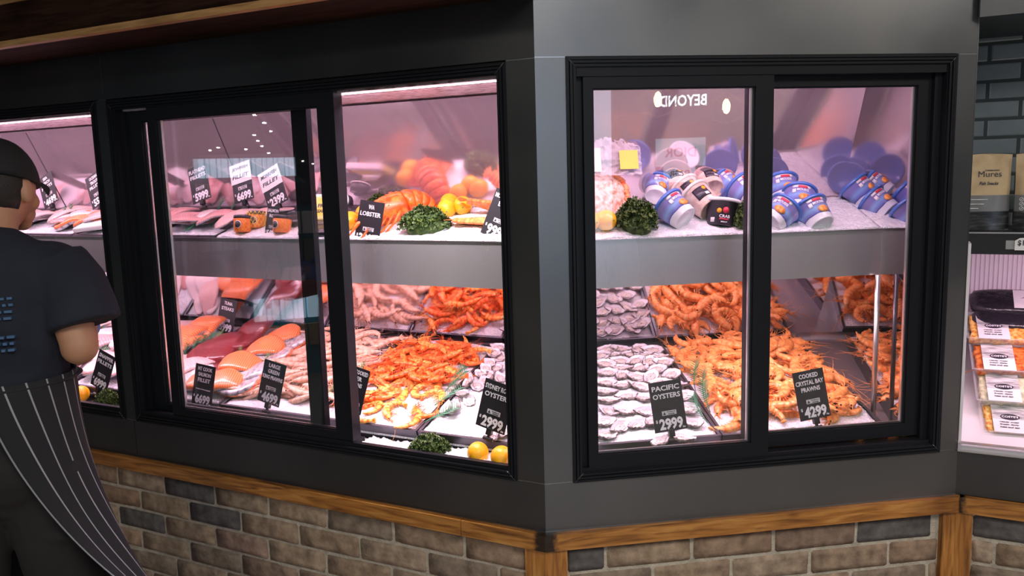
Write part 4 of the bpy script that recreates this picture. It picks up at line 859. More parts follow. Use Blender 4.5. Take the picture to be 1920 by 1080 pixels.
for x, y, v, lean, roll, lab in [(395, 425, 1, -65, -40, 'fern sprig lying on the rosy flathead fillets'), (345, 435, 1, -65, -30, 'fern sprig at the front of the flathead fillets'), (430, 398, 0, -20, 10, 'fern sprig under the second price card on the upper shelf'), (405, 402, 0, -20, 0, 'fern sprig behind the flathead fillets'), (180, 425, 0, -50, -20, 'blue green fern sprig beside the worker on the upper shelf'), (190, 415, 0, -30, 5, 'fern sprig under the ocean trout card'), (280, 400, 0, -30, -10, 'fern sprig under the john dory card'), (285, 428, 2, -50, 0, 'small fern sprig in the narrow left pane of the upper shelf'), (128, 412, 0, -5, 0, 'upright fern sprig in front of the worker face'), (120, 415, 0, -15, -30, 'short leaning fern sprig in front of the worker face')]:
    put_fern('L', 'hi', x, y, v, 0, lean, roll, lab, .9, h=.015)
M['lemon'] = noise_col(mat('lemon_peel', (.95, .50, .02), .35, sss=.15), [(.35, (.93, .40, .008)), (.65, (.98, .56, .02))], 12, 2, bump=.35, bscale=260, dist=.001)
def lemon(r):
    mb = MB(); mb.ball((0, 0, 0), r, 28, 20, f=lambda q: V((q.x, q.y, q.z*(1.06 + .10*max(0, abs(q.z) - .86)/.14))))
    mb.ball((0, 0, r*1.14), (r*.10, r*.10, r*.07), 8, 5, 1); return mb.data('lemon', [M['lemon'], M['fernL']])
LE = lemon(.032)
def put_lemon(T, lab, s=1.): put(LE, 'lemon', T @ Matrix.Scale(s, 4), lab, 'fruit', 'lemons')
for side, x, y, d, lab in [('L', 896, 846, .055, 'whole lemon on the sill ice at the corner end of the open window'), ('L', 940, 856, .05, 'lemon cut off by the corner frame of the open window'), ('L', 152, 742, .07, 'lemon beside the worker apron at the bottom of the left window')]:
    p = atd(side, x, y, d); put_lemon(FRS[side][1] @ tr(p.x, d, .752 + .032) @ rot('X', 115) @ rot('Y', 20), lab)
for x, lab in ((1622, 'lemon top peeping over the sill below the crystal bay prawns'), (1682, 'lemon top at the far right end of the sill')):
    p = atd('R', x, 808, .085); put_lemon(FR @ tr(min(p.x, 1.14), .082, .752 + .028) @ rot('X', 80), lab, .85)
for side, x, y, d, lab in [('L', 658, 430, .285, 'yellow lemon left of the lobster card'), ('L', 684, 410, .35, 'lemon hidden behind the lobster card'), ('L', 838, 396, .40, 'lemon right of the lobster tail, in front of another one'), ('L', 843, 384, .455, 'lemon touching the lobster tail at the back'), ('L', 868, 388, .425, 'single orange yellow lemon on the ice right of the lobster'), ('R', 1136, 428, .27, 'lemon at the left edge of the right window beside the parsley'), ('R', 1105, 432, .27, 'lemon half hidden by the left frame of the right window')]:
    p = atd(side, x, y, d); put_lemon(FRS[side][1] @ tr(p.x, d, zhi(d) + .036) @ rot('X', 70 + x % 40) @ rot('Y', x % 30), lab)
# ------------------------------------------------------------------ lobster and bugs
M['lob'] = noise_col(mat('cooked_lobster_shell', (.85, .22, .03), .35, coat=.2), [(.3, (.55, .045, .006)), (.5, (.80, .13, .012)), (.72, (.90, .27, .04))], 55, 5, bump=.7, bscale=150, dist=.0015)
M['lobL'] = mat('cooked_lobster_belly', (.93, .42, .14), .4, sss=.2)
T = FL @ tr(-.675, .385, zhi(.385) + .060) @ rot('Z', 50) @ rot('X', 6) @ rot('Y', -20) @ Matrix.Scale(1.22, 4)
lobo = empty('rock_lobster', T, 'whole cooked orange rock lobster with curled tail lying on the upper shelf ice', 'lobster')
def spiny(mb, path, rad, sq, seed, seg=26, amp=.0022):
    vs = []; n = len(path); uv = []
    for i, p in enumerate(path):
        t = (path[min(i + 1, n - 1)] - path[max(i - 1, 0)]).normalized(); nn = V((0, 0, 1)); nn = (nn - t*nn.dot(t)).normalized(); b = t.cross(nn)
        for k in range(seg):
            a = 2*PI*k/seg; c = path[i]; r_ = rad[i] + amp*max(0, math.sin(7*a + i*2.4))*math.sin(a)*(1 if math.sin(a) > 0 else 0)
            vs.append(c + b*(math.cos(a)*r_) + nn*(math.sin(a)*r_*sq)); uv.append((i/n, k/seg))
    mb.add(vs, [(i*seg + k, i*seg + (k + 1) % seg, (i + 1)*seg + (k + 1) % seg, (i + 1)*seg + k) for i in range(n - 1) for k in range(seg)] + [tuple(range(seg))[::-1], tuple(range((n - 1)*seg, n*seg))], 0, uvs=uv)
mb = MB(); path = [V((-.125 + .12*i/15, 0, 0)) for i in range(16)]; rad = [.013, .022, .029, .034, .038, .040, .042, .0435, .0445, .045, .045, .045, .0445, .044, .043, .040]
spiny(mb, path, rad, .92, 1)
for i in range(26):
    x = -.12 + .105*random.random(); a = random.uniform(.3, 2.8); r_ = .043*min(1, .45 + (x + .125)/.07*.55); mb.tube([(x, math.cos(a)*r_*.95, math.sin(a)*r_*.86), (x - .007, math.cos(a)*(r_ + .007), math.sin(a)*(r_ + .007)*.92)], [.0028, .0004], 5)
mb.tube([(-.118, .012, .012), (-.140, .016, .028)], [.005, .0008], 6).tube([(-.118, -.012, .012), (-.140, -.016, .028)], [.005, .0008], 6)
mb.build('carapace', M['lob'], lobo)
for j in range(6):                                     # tail rings, curling down
    a0 = j*.30; c = V((-.003, 0, 0)); R_ = .062
    def pt(a): return V((R_*math.sin(a) - .004, 0, -R_*(1 - math.cos(a))))
    q = [pt(a0 + f*.36) for f in (0, .33, .66, 1)]; r0 = .043 - j*.0022
    mb = MB(); spiny(mb, q, [r0*.96, r0*1.02, r0, r0*.93], .86, j, amp=.0008); mb.build('tail_ring', M['lob'], lobo)
mb = MB()
for s in (-.9, -.45, 0, .45, .9):
    b_ = pt(1.95); dr = V((-.25, math.sin(s), -.8*math.cos(s))).normalized()
    mb.sheet(5, 6, lambda a, b, dr=dr, b_=b_: b_ + dr*(.05*b) + V((0, 1, 0)).cross(dr).cross(dr).normalized()*((a - .5)*(.010 + .022*math.sin(PI*min(1, b*.9)))), thick=.0015)
mb.build('tail_fan', M['lob'], lobo)
for s in (-1, 1):
    for j in range(5):
        x = -.095 + j*.019; mb = MB(); k = .8 + .1*j
        mb.tube([(x, s*.028, -.018), (x - .02, s*.058*k, .0), (x - .045, s*.066*k, -.018), (x - .075, s*.060*k, -.036), (x - .095, s*.052*k, -.044)], [.0046, .004, .0032, .0026, .001], 7); mb.build('leg', M['lob'], lobo)
    mb = MB(); mb.tube([(-.118, s*.014, .002), (-.150, s*.024, .004), (-.19, s*.030, -.018)], [.008, .006, .0012], 8)
    mb.build('antenna', M['lob'], lobo)
mb = MB()
for i in range(24):
    a = random.uniform(-.5, .5); mb.tube([(-.112, .018*math.sin(a*4), -.012), (-.135, .035*math.sin(a*3), -.026 + .01*a), (-.15 - .01*random.random(), .055*math.sin(a*3), -.046)], [.0022, .0017, .0006], 4)
mb.build('mouth_bristles', M['lob'], lobo)
M['bug'] = noise_col(mat('cooked_bug_shell', (.85, .35, .12), .45), [(.3, (.62, .14, .03)), (.55, (.84, .28, .07)), (.75, (.90, .42, .16))], 50, 5, bump=.6, bscale=140, dist=.0015)
def bug(T, lab):
    o = empty('moreton_bay_bug', T, lab, 'bug', 'cooked bugs')
    mb = MB(); prof = [(-.085, .030, .006), (-.08, .046, .010), (-.06, .056, .014), (-.03, .056, .018), (.0, .050, .021), (.02, .042, .020)]
    def shell(mb, prof, seg=20):
        vs = []
        for x, w_, h_ in prof:
            for k in range(seg): a = 2*PI*k/seg; c, s = math.cos(a), math.sin(a); vs.append((x, w_*c*(1 + .02*math.sin(x*900)), h_*(s if s > 0 else s*.35)*abs(math.sin(a))**.3))
        n = len(prof); mb.add(vs, [(i*seg + k, i*seg + (k + 1) % seg, (i + 1)*seg + (k + 1) % seg, (i + 1)*seg + k) for i in range(n - 1) for k in range(seg)] + [tuple(range(seg))[::-1], tuple(range((n - 1)*seg, n*seg))])
    shell(mb, prof); mb.build('carapace', M['bug'], o)
    mb = MB()
    for j in range(5): x = .018 + j*.016; w_ = .040 - j*.0045; shell(mb, [(x, w_*.92, .019 - j*.0015), (x + .006, w_*1.03, .020 - j*.0015), (x + .017, w_*.95, .017 - j*.0015)])
    mb.build('tail', M['bug'], o)
    mb = MB()
    for s in (-.7, -.35, 0, .35, .7): mb.sheet(4, 5, lambda a, b, s=s: (.098 + .035*b*math.cos(s), (a - .5)*.014*math.sin(PI*min(1, b*.85 + .1)) + .035*b*math.sin(s), .006 - .004*b), thick=.0015)
    mb.build('tail_fan', M['bug'], o)
    mb = MB()
    for s in (-1, 1): mb.bbox(-.105, -.080, min(s*.008, s*.045), max(s*.008, s*.045), .0, .005, .002)
    mb.build('antenna_plate', M['bug'], o)
p = atd('L', 925, 392, .40); bug(FL @ tr(p.x - .0, .42, zhi(.42) + .028) @ rot('Z', 205) @ rot('Y', -14) @ rot('X', 20), 'cooked orange bug at the back right of the open window, tail pointing to the lemon')
p = atd('L', 900, 428, .30); bug(FL @ tr(p.x + .0, .32, zhi(.32) + .014) @ rot('Z', 190) @ rot('Y', -4) @ rot('X', 6), 'paler orange bug lying on the ice in front beside the Moreton Bay bug card')

# ------------------------------------------------------------------ tubs
def cone_bend(r0, r1, hh, off=.0006):
    """maps a flat label point (x, y, z) on to the tub wall; label faces -Y, y < 0 lifts it"""
    def f(p):
        r_ = r0 + (r1 - r0)*p.z/hh + off - p.y; a = p.x/r_ - PI/2
        return V((r_*math.cos(a), r_*math.sin(a), p.z))
    return f
m = mat('blue_tub_print', (.2, .25, .6), .3, coat=.3); sx = N(m, 'ShaderNodeSeparateXYZ'); tc = N(m, 'ShaderNodeTexCoord'); Lk(m, tc.outputs['Object'], sx.inputs[0])
wv = N(m, 'ShaderNodeTexNoise'); wv.inputs['Scale'].default_value = 14; Lk(m, tc.outputs['Object'], wv.inputs['Vector'])
ad = N(m, 'ShaderNodeMath', operation='MULTIPLY_ADD'); Lk(m, wv.outputs['Fac'], ad.inputs[0]); ad.inputs[1].default_value = .012; Lk(m, sx.outputs[2], ad.inputs[2])
mr = N(m, 'ShaderNodeMapRange'); mr.inputs['From Min'].default_value = .006; mr.inputs['From Max'].default_value = .094; Lk(m, ad.outputs[0], mr.inputs['Value'])
r = N(m, 'ShaderNodeValToRGB'); e = r.color_ramp.elements; r.color_ramp.interpolation = 'LINEAR'
while len(e) < 7: e.new(.5)
for i, (p, q) in enumerate(((0, (.80, .80, .86)), (.235, (.80, .80, .86)), (.25, (.03, .06, .30)), (.30, (.20, .20, .56)), (.45, (.30, .50, .88)), (.62, (.30, .26, .64)), (1., (.34, .34, .70)))): e[i].position = p; e[i].color = (*q, 1)
Lk(m, mr.outputs[0], r.inputs[0]); Lk(m, r.outputs[0], bsdf(m).inputs['Base Color']); M['tubblue'] = m
M['lidblue'] = mat('blue_lid', (.06, .16, .52), .28, coat=.3); M['badge'] = mat('red_badge', (.65, .04, .08), .5); M['orangepic'] = noise_col(mat('orange_food_picture', (.9, .35, .08), .5), [(.35, (.85, .22, .04)), (.6, (.95, .5, .15))], 120, 3)
M['tubclear'] = noise_col(mat('clear_tub_of_pink_seafood', (.75, .55, .48), .3), [(.3, (.62, .40, .33)), (.6, (.82, .64, .56))], 70, 4); M['tubblack'] = mat('black_tub_print', (.03, .025, .04), .35); M['lidwhite'] = mat('white_tub_lid', (.78, .74, .76), .35)
M['orange_dot'] = mat('orange_sticker', (.95, .38, .02), .5); M['clearlid'] = mat('pale_clear_lid', (.72, .62, .58), .25)
R0, R1, HH = .0405, .050, .078
def tub(kind):
    body = MB(); body.lathe([(R0*.86, .004), (R0*.86, 0), (R0*.97, 0), (R0, .002), (R1, HH), (R1 + .002, HH)], 36)
    lid = MB(); lid.lathe([(R1 + .001, HH - .004), (R1 + .0062, HH - .004), (R1 + .0070, HH - .001), (R1 + .0070, HH + .004), (R1 + .0050, HH + .006), (R1 + .001, HH + .006), (R1 - .002, HH + .003), (.001, HH + .0035)], 40)
    f = cone_bend(R0, R1, HH); parts = []
    def lab(name, fn, mm): g = MB(); fn(g); parts.append((name, g.data(name, mm)))
    def patch(g, x0, x1, z0, z1, y=-.0004, ell=False):
        if ell:
            n = 24; cx, cz, a_, b_ = (x0 + x1)/2, (z0 + z1)/2, (x1 - x0)/2, (z1 - z0)/2; q = [f(V((cx + a_*math.cos(2*PI*i/n), y, cz + b_*math.sin(2*PI*i/n)))) for i in range(n)]; q2 = [f(V((cx + a_*math.cos(2*PI*i/n)*.97, y + .0007, cz + b_*math.sin(2*PI*i/n)*.97))) for i in range(n)]
            g.add([f(V((cx, y - .0006, cz)))] + q + q2, [(0, 1 + i, 1 + (i + 1) % n) for i in range(n)] + [(1 + i, 1 + n + i, 1 + n + (i + 1) % n, 1 + (i + 1) % n) for i in range(n)])
        else: g.sheet(8, 2, lambda a, b: f(V((x0 + (x1 - x0)*a, y, z0 + (z1 - z0)*b))), thick=.0006)
    if kind == 'blue':
        lab('white_band', lambda g: patch(g, -.030, .030, .0645, .0735), M['lidwhite']); lab('red_badge', lambda g: patch(g, -.012, .018, .063, .071, -.0009), M['badge'])
        def wr(g): text(g, 'MOUSSE', 0.004, .0565, .038, .0085, -.0004, f=f, bold=.01)
        lab('lettering', wr, M['ink'])
        lab('food_picture', lambda g: patch(g, -.008, .030, .020, .044, -.0006, True), M['orangepic'])
        lab('price_sticker', lambda g: patch(g, -.030, -.018, .046, .060, -.0008), M['lidwhite']); bm_, lm_ = M['tubblue'], M['lidblue']
    elif kind == 'black':
        lab('round_sticker', lambda g: patch(g, -.014, .001, .036, .051, -.0006, True), M['orange_dot']); lab('food_picture', lambda g: patch(g, .004, .024, .036, .056, -.0005, True), M['badge'])
        def wr(g): text(g, 'CRAB', 0.012, .027, .034, .0095, -.0005, f=f); text(g, 'MEAT', .012, .010, .02, .004, -.0005, f=f)
        lab('lettering', wr, M['ink']); lab('red_strip', lambda g: patch(g, -.004, .026, .0165, .0205), M['badge']); lab('code_label', lambda g: patch(g, -.033, -.019, .008, .022), M['lidwhite']); bm_, lm_ = M['tubblack'], M['lidwhite']
    else:
        lab('dark_label', lambda g: patch(g, -.030, .020, .022, .062), M['tubblack']); lab('round_sticker', lambda g: patch(g, .004, .018, .046, .060, -.0009, True), M['orange_dot']); lab('code_label', lambda g: patch(g, .002, .016, .026, .036, -.0009), M['lidwhite']); bm_, lm_ = M['tubclear'], M['clearlid']
    return body.data('seafood_tub', bm_), lid.data('lid', lm_), parts
TUB = {k: tub(k) for k in ('blue', 'black', 'clear')}
def put_tub(kind, side, x, y, d, hh, yaw, tilt, roll, lab, s=1., grp=None):
    b, l, ps = TUB[kind]; fr = FRS[side][1]; p = atd(side, x, y, d)
    o = link(b, 'seafood_tub', None, fr @ tr(p.x, d, p.z if hh is None else zhi(d) + hh) @ rot('Z', yaw) @ rot('X', -tilt) @ rot('Y', roll) @ Matrix.Scale(s, 4) @ tr(0, 0, -.04)); tag(o, lab, 'tub', grp)
    link(l, 'lid', o)
    for n_, d_ in ps: link(d_, n_, o)
put_tub('blue', 'R', 1268, 396, .27, None, 0, 48, -30, 'blue mousse tub leaning left, white base towards the glass, right of the tall parsley')
put_tub('clear', 'R', 1316, 378, .33, None, -14, 46, -34, 'clear tub of pink seafood with a dark label leaning behind the black crab tub')
put_tub('clear', 'R', 1296, 366, .40, None, -20, 44, -36, 'second clear tub half hidden behind the clear tub with the dark label')
put_tub('black', 'R', 1352, 401, .29, None, -22, 12, 6, 'black tub with white lid reading CRAB upright on the ice')
put_tub('blue', 'R', 1232, 356, .455, None, 10, 42, 30, 'blue tub at the back behind the tall parsley bunch', .85)
put_tub('blue', 'R', 1400, 362, .36, None, 0, 50, -25, 'blue tub above the round parsley bunch by the middle sash')
put_tub('blue', 'R', 1365, 352, .455, None, 20, 60, -15, 'blue tub lying at the mirror behind the black crab tub', .95)
put_tub('blue', 'R', 1459, 404, .26, None, -24, 45, 38, 'blue mousse tub leaning right at the left edge of the rear pane')
put_tub('blue', 'R', 1529, 404, .255, None, -10, 40, -18, 'blue mousse tub at the front right with its round white base showing')
put_tub('blue', 'R', 1498, 380, .34, None, -16, 40, 10, 'blue mousse tub wedged behind the two front tubs')
put_tub('blue', 'R', 1468, 358, .42, None, -14, 34, -4, 'blue mousse tub at the back left of the rear pane')
put_tub('blue', 'R', 1425, 348, .46, None, 10, 50, 10, 'blue tub hidden behind the middle sash', .95)
put_tub('clear', 'R', 1330, 345, .46, None, 10, 60, 10, 'pale clear tub at the back against the upper mirror', .95)
put_tub('clear', 'R', 1268, 345, .465, None, -10, 60, -10, 'pale clear tub at the back left against the upper mirror', .95)
put_tub('blue', 'X', 1615, 362, .44, None, 20, 38, -26, 'small looking blue tub left of the steel band joint, leaning away')
put_tub('blue', 'X', 1644, 354, .48, None, 10, 45, -40, 'blue mousse tub at the back beyond the band joint')
put_tub('blue', 'X', 1650, 386, .37, None, 5, 45, -36, 'blue mousse tub with orange picture in front of the one beyond the band joint')
put_tub('blue', 'X', 1712, 372, .38, None, 10, 45, -30, 'blue mousse tub cut by the right frame, the upper of two')
put_tub('blue', 'X', 1712, 404, .28, None, 14, 40, -20, 'blue mousse tub cut by the right frame, the lower of two')

# round seafood platter under film
M['platter'] = noise_col(mat('speckled_pink_seafood', (.85, .5, .4), .4, sss=.2), [(.30, (.22, .20, .14)), (.40, (.80, .32, .20)), (.5, (.88, .56, .44)), (.68, (.92, .74, .68))], 75, 7, bump=1., bscale=110, dist=.004)
M['rimred'] = noise_col(mat('orange_seafood_rim', (.85, .25, .1), .4), [(.3, (.75, .12, .03)), (.6, (.92, .40, .18))], 60, 4, bump=.8, bscale=80, dist=.003)
p = atd('R', 1143, 388, .36); T = FR @ tr(p.x - .012, .415, zhi(.385) + .075) @ rot('Z', 6) @ rot('X', 58)
pl = empty('seafood_platter', T, 'big round speckled pink and orange seafood platter leaning at the left of the right window', 'platter')
mb = MB(); mb.ball((0, 0, 0), (.088, .082, .034), 40, 20, f=lambda q: q*(1 + .05*noise.noise(q*3.2) + .03*noise.noise(q*9))); mb.build('mixed_seafood', M['platter'], pl)
mb = MB()
for i in range(70):
    a = PI*(-.15 + 1.3*i/70); rr = .080 + .005*random.random(); mb.ball((rr*math.cos(a), rr*.94*math.sin(a), .012 + .010*random.random()), (.010, .008, .006), 7, 5)
mb.build('orange_rim', M['rimred'], pl)
p = atd('R', 1150, 262, .36)
mb = MB(); mb.sheet(46, 30, lambda a, b: ((a - .5)*.20, .012*noise.noise(V((a*7, b*7, 1.))) + .010*noise.noise(V((a*17, b*15, 4.))), (b - .5)*.16 - .07*max(0, a - .35)*b*1.6 + .010*noise.noise(V((a*9, b*9, 7.)))), thick=.0006)
o = mb.build('crumpled_film_wrap', M['film'], None, FR @ tr(p.x + .0, .40, 1.665) @ rot('X', -12)); tag(o, 'crumpled shiny clear film standing behind the round seafood platter', 'wrapping')
mb = MB(); mb.box(-.05, .0, -.0006, 0, -.04, .035); mb.build('pale_label', M['white'], o, tr(-.035, -.012, -.03)); mb = MB(); mb.box(-.03, .03, -.0006, 0, -.03, .03)
M['yellowlabel'] = mat('yellow_label', (.75, .62, .08), .5); mb.build('yellow_label', M['yellowlabel'], o, tr(.055, -.014, -.035))

# ------------------------------------------------------------------ jars and packs on the left upper shelf
M['roe'] = noise_col(mat('orange_roe', (.90, .22, .03), .25, sss=.3), [(.35, (.80, .14, .015)), (.6, (.96, .34, .06))], 180, 2); M['jarlid'] = mat('dark_jar_lid', (.05, .04, .05), .35); M['netyellow'] = mat('yellow_net', (.90, .60, .06), .5); M['oval'] = mat('dark_oval_label', (.05, .045, .04), .5)
def jar(x, y, d, yaw, lab, net=False, s=1.):
    p = atd('L', x, y, d); o = empty('salmon_roe_jar', FL @ tr(p.x, d, zhi(d) + .006) @ rot('Z', yaw) @ rot('X', -10) @ Matrix.Scale(s, 4), lab, 'jar', 'orange roe jars')
    MB().lathe([(.028, 0), (.031, .003), (.033, .045), (.031, .050)], 28).build('jar_body', M['roe'], o); MB().lathe([(.032, .050), (.034, .051), (.034, .060), (.031, .062)], 28).build('lid', M['jarlid'], o)
    f = cone_bend(.031, .033, .05); mb = MB(); n = 20
    def disc(mb, cx, cz, a, b, y): mb.add([f(V((cx, y - .0006, cz)))] + [f(V((cx + a*math.cos(2*PI*i/n), y, cz + b*math.sin(2*PI*i/n)))) for i in range(n)] + [f(V((cx + a*math.cos(2*PI*i/n), y + .0008, cz + b*math.sin(2*PI*i/n)))) for i in range(n)], [(0, 1 + i, 1 + (i + 1) % n) for i in range(n)] + [(1 + i, 1 + n + i, 1 + n + (i + 1) % n, 1 + (i + 1) % n) for i in range(n)])
    disc(mb, 0, .027, .0145, .014, -.0005); l = mb.build('oval_label', M['lidwhite'], o); mb = MB(); disc(mb, 0, .027, .0125, .012, -.0012); mb.build('dark_centre', M['oval'], l)
    if net:
        mb = MB()
        for i in range(14):
            for s_ in (-1, 1): a0 = 2*PI*i/14; mb.tube([(.0345*math.cos(a0 + s_*t*.9), .0345*math.sin(a0 + s_*t*.9), .004 + .056*t) for t in [k/8 for k in range(9)]], .0011, 4)
        mb.build('yellow_net', M['netyellow'], o)
jar(455, 437, .25, 10, 'orange roe jar furthest left with a round dark label'); jar(482, 434, .29, 20, 'orange jar wrapped in yellow net between two roe jars', True); jar(528, 437, .25, -8, 'orange roe jar with a round label right of the small price card')
M['yelpack'] = noise_col(mat('yellow_pack_print', (.75, .60, .05), .4), [(.4, (.82, .62, .03)), (.6, (.70, .66, .25))], 40, 2); M['shinyblack'] = noise_col(mat('shiny_black_wrapper', (.02, .018, .025), .26, coat=.2), None, 30, 4, bump=.8, bscale=40, dist=.006)
p = atd('L', 600, 412, .30); o = empty('yellow_seafood_pack', FL @ tr(p.x, .30, zhi(.30) + .03) @ rot('Z', 4) @ rot('X', -22), 'yellow labelled seafood pack with a white edge behind the window stile', 'pack')
MB().bbox(-.085, .085, -.012, .012, 0, .088, .005).build('pack_body', M['yelpack'], o); MB().bbox(-.078, .088, -.008, .016, .076, .098, .004).build('white_lid', M['white'], o); MB().box(-.08, -.035, -.0135, -.0119, .012, .060).build('dark_picture', M['tubblack'], o)
mb = MB(); text(mb, 'FRESH', .02, .052, .06, .014, -.0121); text(mb, 'SEAFOOD', .02, .032, .07, .012, -.0121); mb.build('lettering', M['dark_ink'], o)
def sleeve(side, T, w_, h_, dd, lab, grp=None, m='shinyblack'):
    mb = MB(); mb.ball((0, 0, 0), (w_/2, dd/2, h_/2), 28, 14, f=lambda q: V((abs(q.x)**.45*(1 if q.x > 0 else -1), abs(q.y)**.5*(1 if q.y > 0 else -1), abs(q.z)**.7*(1 if q.z > 0 else -1)))*(1 + .05*noise.noise(q*4)))
    return tag(mb.build('vacuum_pack', M[m], None, T), lab, 'pack', grp)
for x, y, d, hz, yaw, lab in [(600, 437, .255, .014, 5, 'shiny dark vacuum pack lying below the yellow pack'), (655, 415, .34, .02, 8, 'flat dark pack behind the lemon left of the lobster card'), (650, 402, .40, .03, -6, 'dark pack on top of another left of the lobster card'), (530, 405, .42, .02, 10, 'dark shiny pack behind the small roe price card'), (550, 425, .33, .02, 0, 'dark pack behind the rear sash stile')]:
    p = atd('L', x, y, d); sleeve('L', FL @ tr(p.x, d, zhi(d) + hz) @ rot('X', SHI) @ rot('Z', yaw), .15, .026, .09, lab, 'dark vacuum packs on the upper shelf')
p = atd('L', 648, 390, .44)
o = empty('round_can', FL @ tr(p.x, .44, zhi(.44) + .04) @ rot('X', 70), 'round white rimmed black and yellow can behind the dark packs', 'can')
MB().lathe([(.036, 0), (.036, .03)], 28).build('can_body', M['tubblack'], o); MB().lathe([(.034, .03), (.038, .03), (.038, .034), (.034, .034)], 28, cap=False).build('white_rim', M['white'], o); MB().lathe([(.001, .031), (.020, .031)], 28, cap=False).build('yellow_disc', M['yelpack'], o)

# ------------------------------------------------------------------ price cards
def card(side, x, y, d, roll, lines, price, lab, w_=.100, h_=.148, note=None, unit='/kg', lift=0., lean=10, z=None, origin=True, small=None, clip=True):
    fr = FRS[side][1]; p = atd(side, x, y, d)
    o = empty('price_card', fr @ tr(p.x, d, p.z) @ rot('X', -lean) @ rot('Y', roll), lab, 'price card')
    MB().bbox(-w_/2, w_/2, 0, .0016, 0, h_, .0006).build('card', M['card'], o); k = w_/.1; q = h_/.148
    mb = MB(); n = len(lines); top = (.128 if n < 3 else .132)*q
    if not note:
        for i, s in enumerate(lines):
            mh = .0150*q if n < 3 else .0138*q; wd = min(.090*k, len(s)*mh*(.80 if n < 3 else .74)); text(mb, s, 0, top - i*(.0235 if n < 3 else .0205)*q, wd, mh, 0)
    ds = price; wd = {3: .054, 4: .072, 2: .04}[len(ds)]*k; text(mb, ds, .003*k, .022*q, wd, .034*q, 0, bold=.038); text(mb, '$', -wd/2 - .004*k, .032*q, .006*k, .010*q, 0); text(mb, unit, wd/2 + .0045*k, .008*q, .009*k, .006*q, 0)
    mb.box(.0015*k, .004*k, -.0008, 0, .018*q, .021*q)
    if small: text(mb, small, 0, .058*q, .07*k, .004*q, 0)
    mb.build('lettering', M['ink'], o)
    if origin:
        b = MB().box(-.021*k, .023*k, -.0008, 0, .0475*q, .0605*q).build('origin_badge', M['silver'], o)
        mb = MB(); text(mb, 'Product of', .007*k, .0572*q, .024*k, .0038*q, -.0008); text(mb, 'Australia', .007*k, .0510*q, .020*k, .0038*q, -.0008); mb.prism([(-.0185*k, 0), (-.0095*k, 0), (-.014*k, .009*q)], 0, .0005, T=Matrix(((1, 0, 0, 0), (0, 0, -1, -.0008), (0, 1, 0, .0495*q), (0, 0, 0, 1)))); mb.build('badge_print', M['dark_ink'], b)
    if note:
        nn = MB().box(-w_*.52, w_*.52, -.0016, -.0004, h_*.50, h_*1.02).build('paper_note', M['white'], o); mb = MB()
        for i, s in enumerate(note): text(mb, s, 0, h_*(.88 - .2*i), w_*.8, h_*.10, -.0016, slant=.3)
        mb.build('handwriting', M['dark_ink'], nn)
    if clip:
        mb = MB(); mb.bbox(-.009, .009, -.006, .010, -.016, .006, .002).bbox(-.004, .004, -.001, .006, -.034, -.014, .001).tube([(-.014, .0, -.028), (.014, .0, -.028)], .007, 10); mb.build('clip', M['black'], o)
    return o
card('L', 184, 728, .088, 17, ['SNAPPER', 'FILLETS'], '6999', 'black card reading SNAPPER FILLETS 69.99, leaning right beside the worker')
card('L', 377, 760, .088, 5, ['MT COOK', 'SALMON', 'FILLET'], '6699', 'black card reading MT COOK SALMON FILLET 66.99', small='Product of New Zealand', origin=False)
card('L', 420, 623, .60, 8, ['TUNA', 'STEAKS'], '5999', 'small looking black card reading TUNA STEAKS 59.99 at the back')
card('L', 502, 757, .088, 10, ['LARGE', 'GREEN', 'KING PRAWNS'], '4699', 'black card reading LARGE GREEN KING PRAWNS 46.99')
card('L', 653, 770, .088, 12, ['LARGE COOKED', 'TIGER', 'PRAWNS'], '4499', 'black card half behind the stile reading COOKED TIGER PRAWNS')
card('L', 918, 806, .088, 13, ['SYDNEY ROCK', 'OYSTERS'], '2999', 'black card reading SYDNEY ROCK OYSTERS 29.99, cut by the corner frame', unit='/doz', lean=6)
card('R', 1259, 808, .088, -5, ['PACIFIC', 'OYSTERS'], '2999', 'black card reading PACIFIC OYSTERS 29.99', unit='/doz')
card('R', 1530, 785, .088, -7, ['COOKED', 'CRYSTAL BAY', 'PRAWNS'], '4299', 'black card reading COOKED CRYSTAL BAY PRAWNS 42.99')
card('L', 97, 384, .385, -26, ['SEA', 'PERCH', 'FILLETS'], '4699', 'black card reading PERCH FILLETS 46.99 in front of the worker face')
card('L', 188, 384, .385, -26, ['OCEAN', 'TROUT', 'FILLETS'], '5599', 'black card reading OCEAN TROUT FILLETS cut by the window frame')
card('L', 281, 380, .385, -19, ['JOHN', 'DORY', 'FILLETS'], '6999', 'black card reading DORY FILLETS in the narrow left pane')
card('L', 379, 377, .385, -17, ['FLATHEAD', 'FILLETS'], '5999', 'black card reading FLATHEAD FILLETS 59.99')
card('L', 458, 377, .385, -14, [], '6699', 'black card priced 66.99 with a white handwritten note', note=['JEWFISH', 'FILLET'])
card('L', 522, 385, .385, -25, [], '2399', 'tilted black card priced 23.99 with a pinkish handwritten note', note=['MONKFISH', 'FILLET'])
card('L', 506, 447, .24, 5, ['SALMON', 'ROE'], '5499', 'narrow black card between the orange jars priced 54.99', w_=.055, h_=.115, unit='ea', clip=False)
card('L', 685, 460, .225, 8, ['WA', 'LOBSTER'], '3900', 'black card reading WA LOBSTER in front of the lobster', unit='ea', clip=False)
card('L', 925, 446, .25, 20, ['MORETON BAY', 'BUGS'], '9999', 'tilted black card reading MORETON, cut by the corner frame', unit='ea')

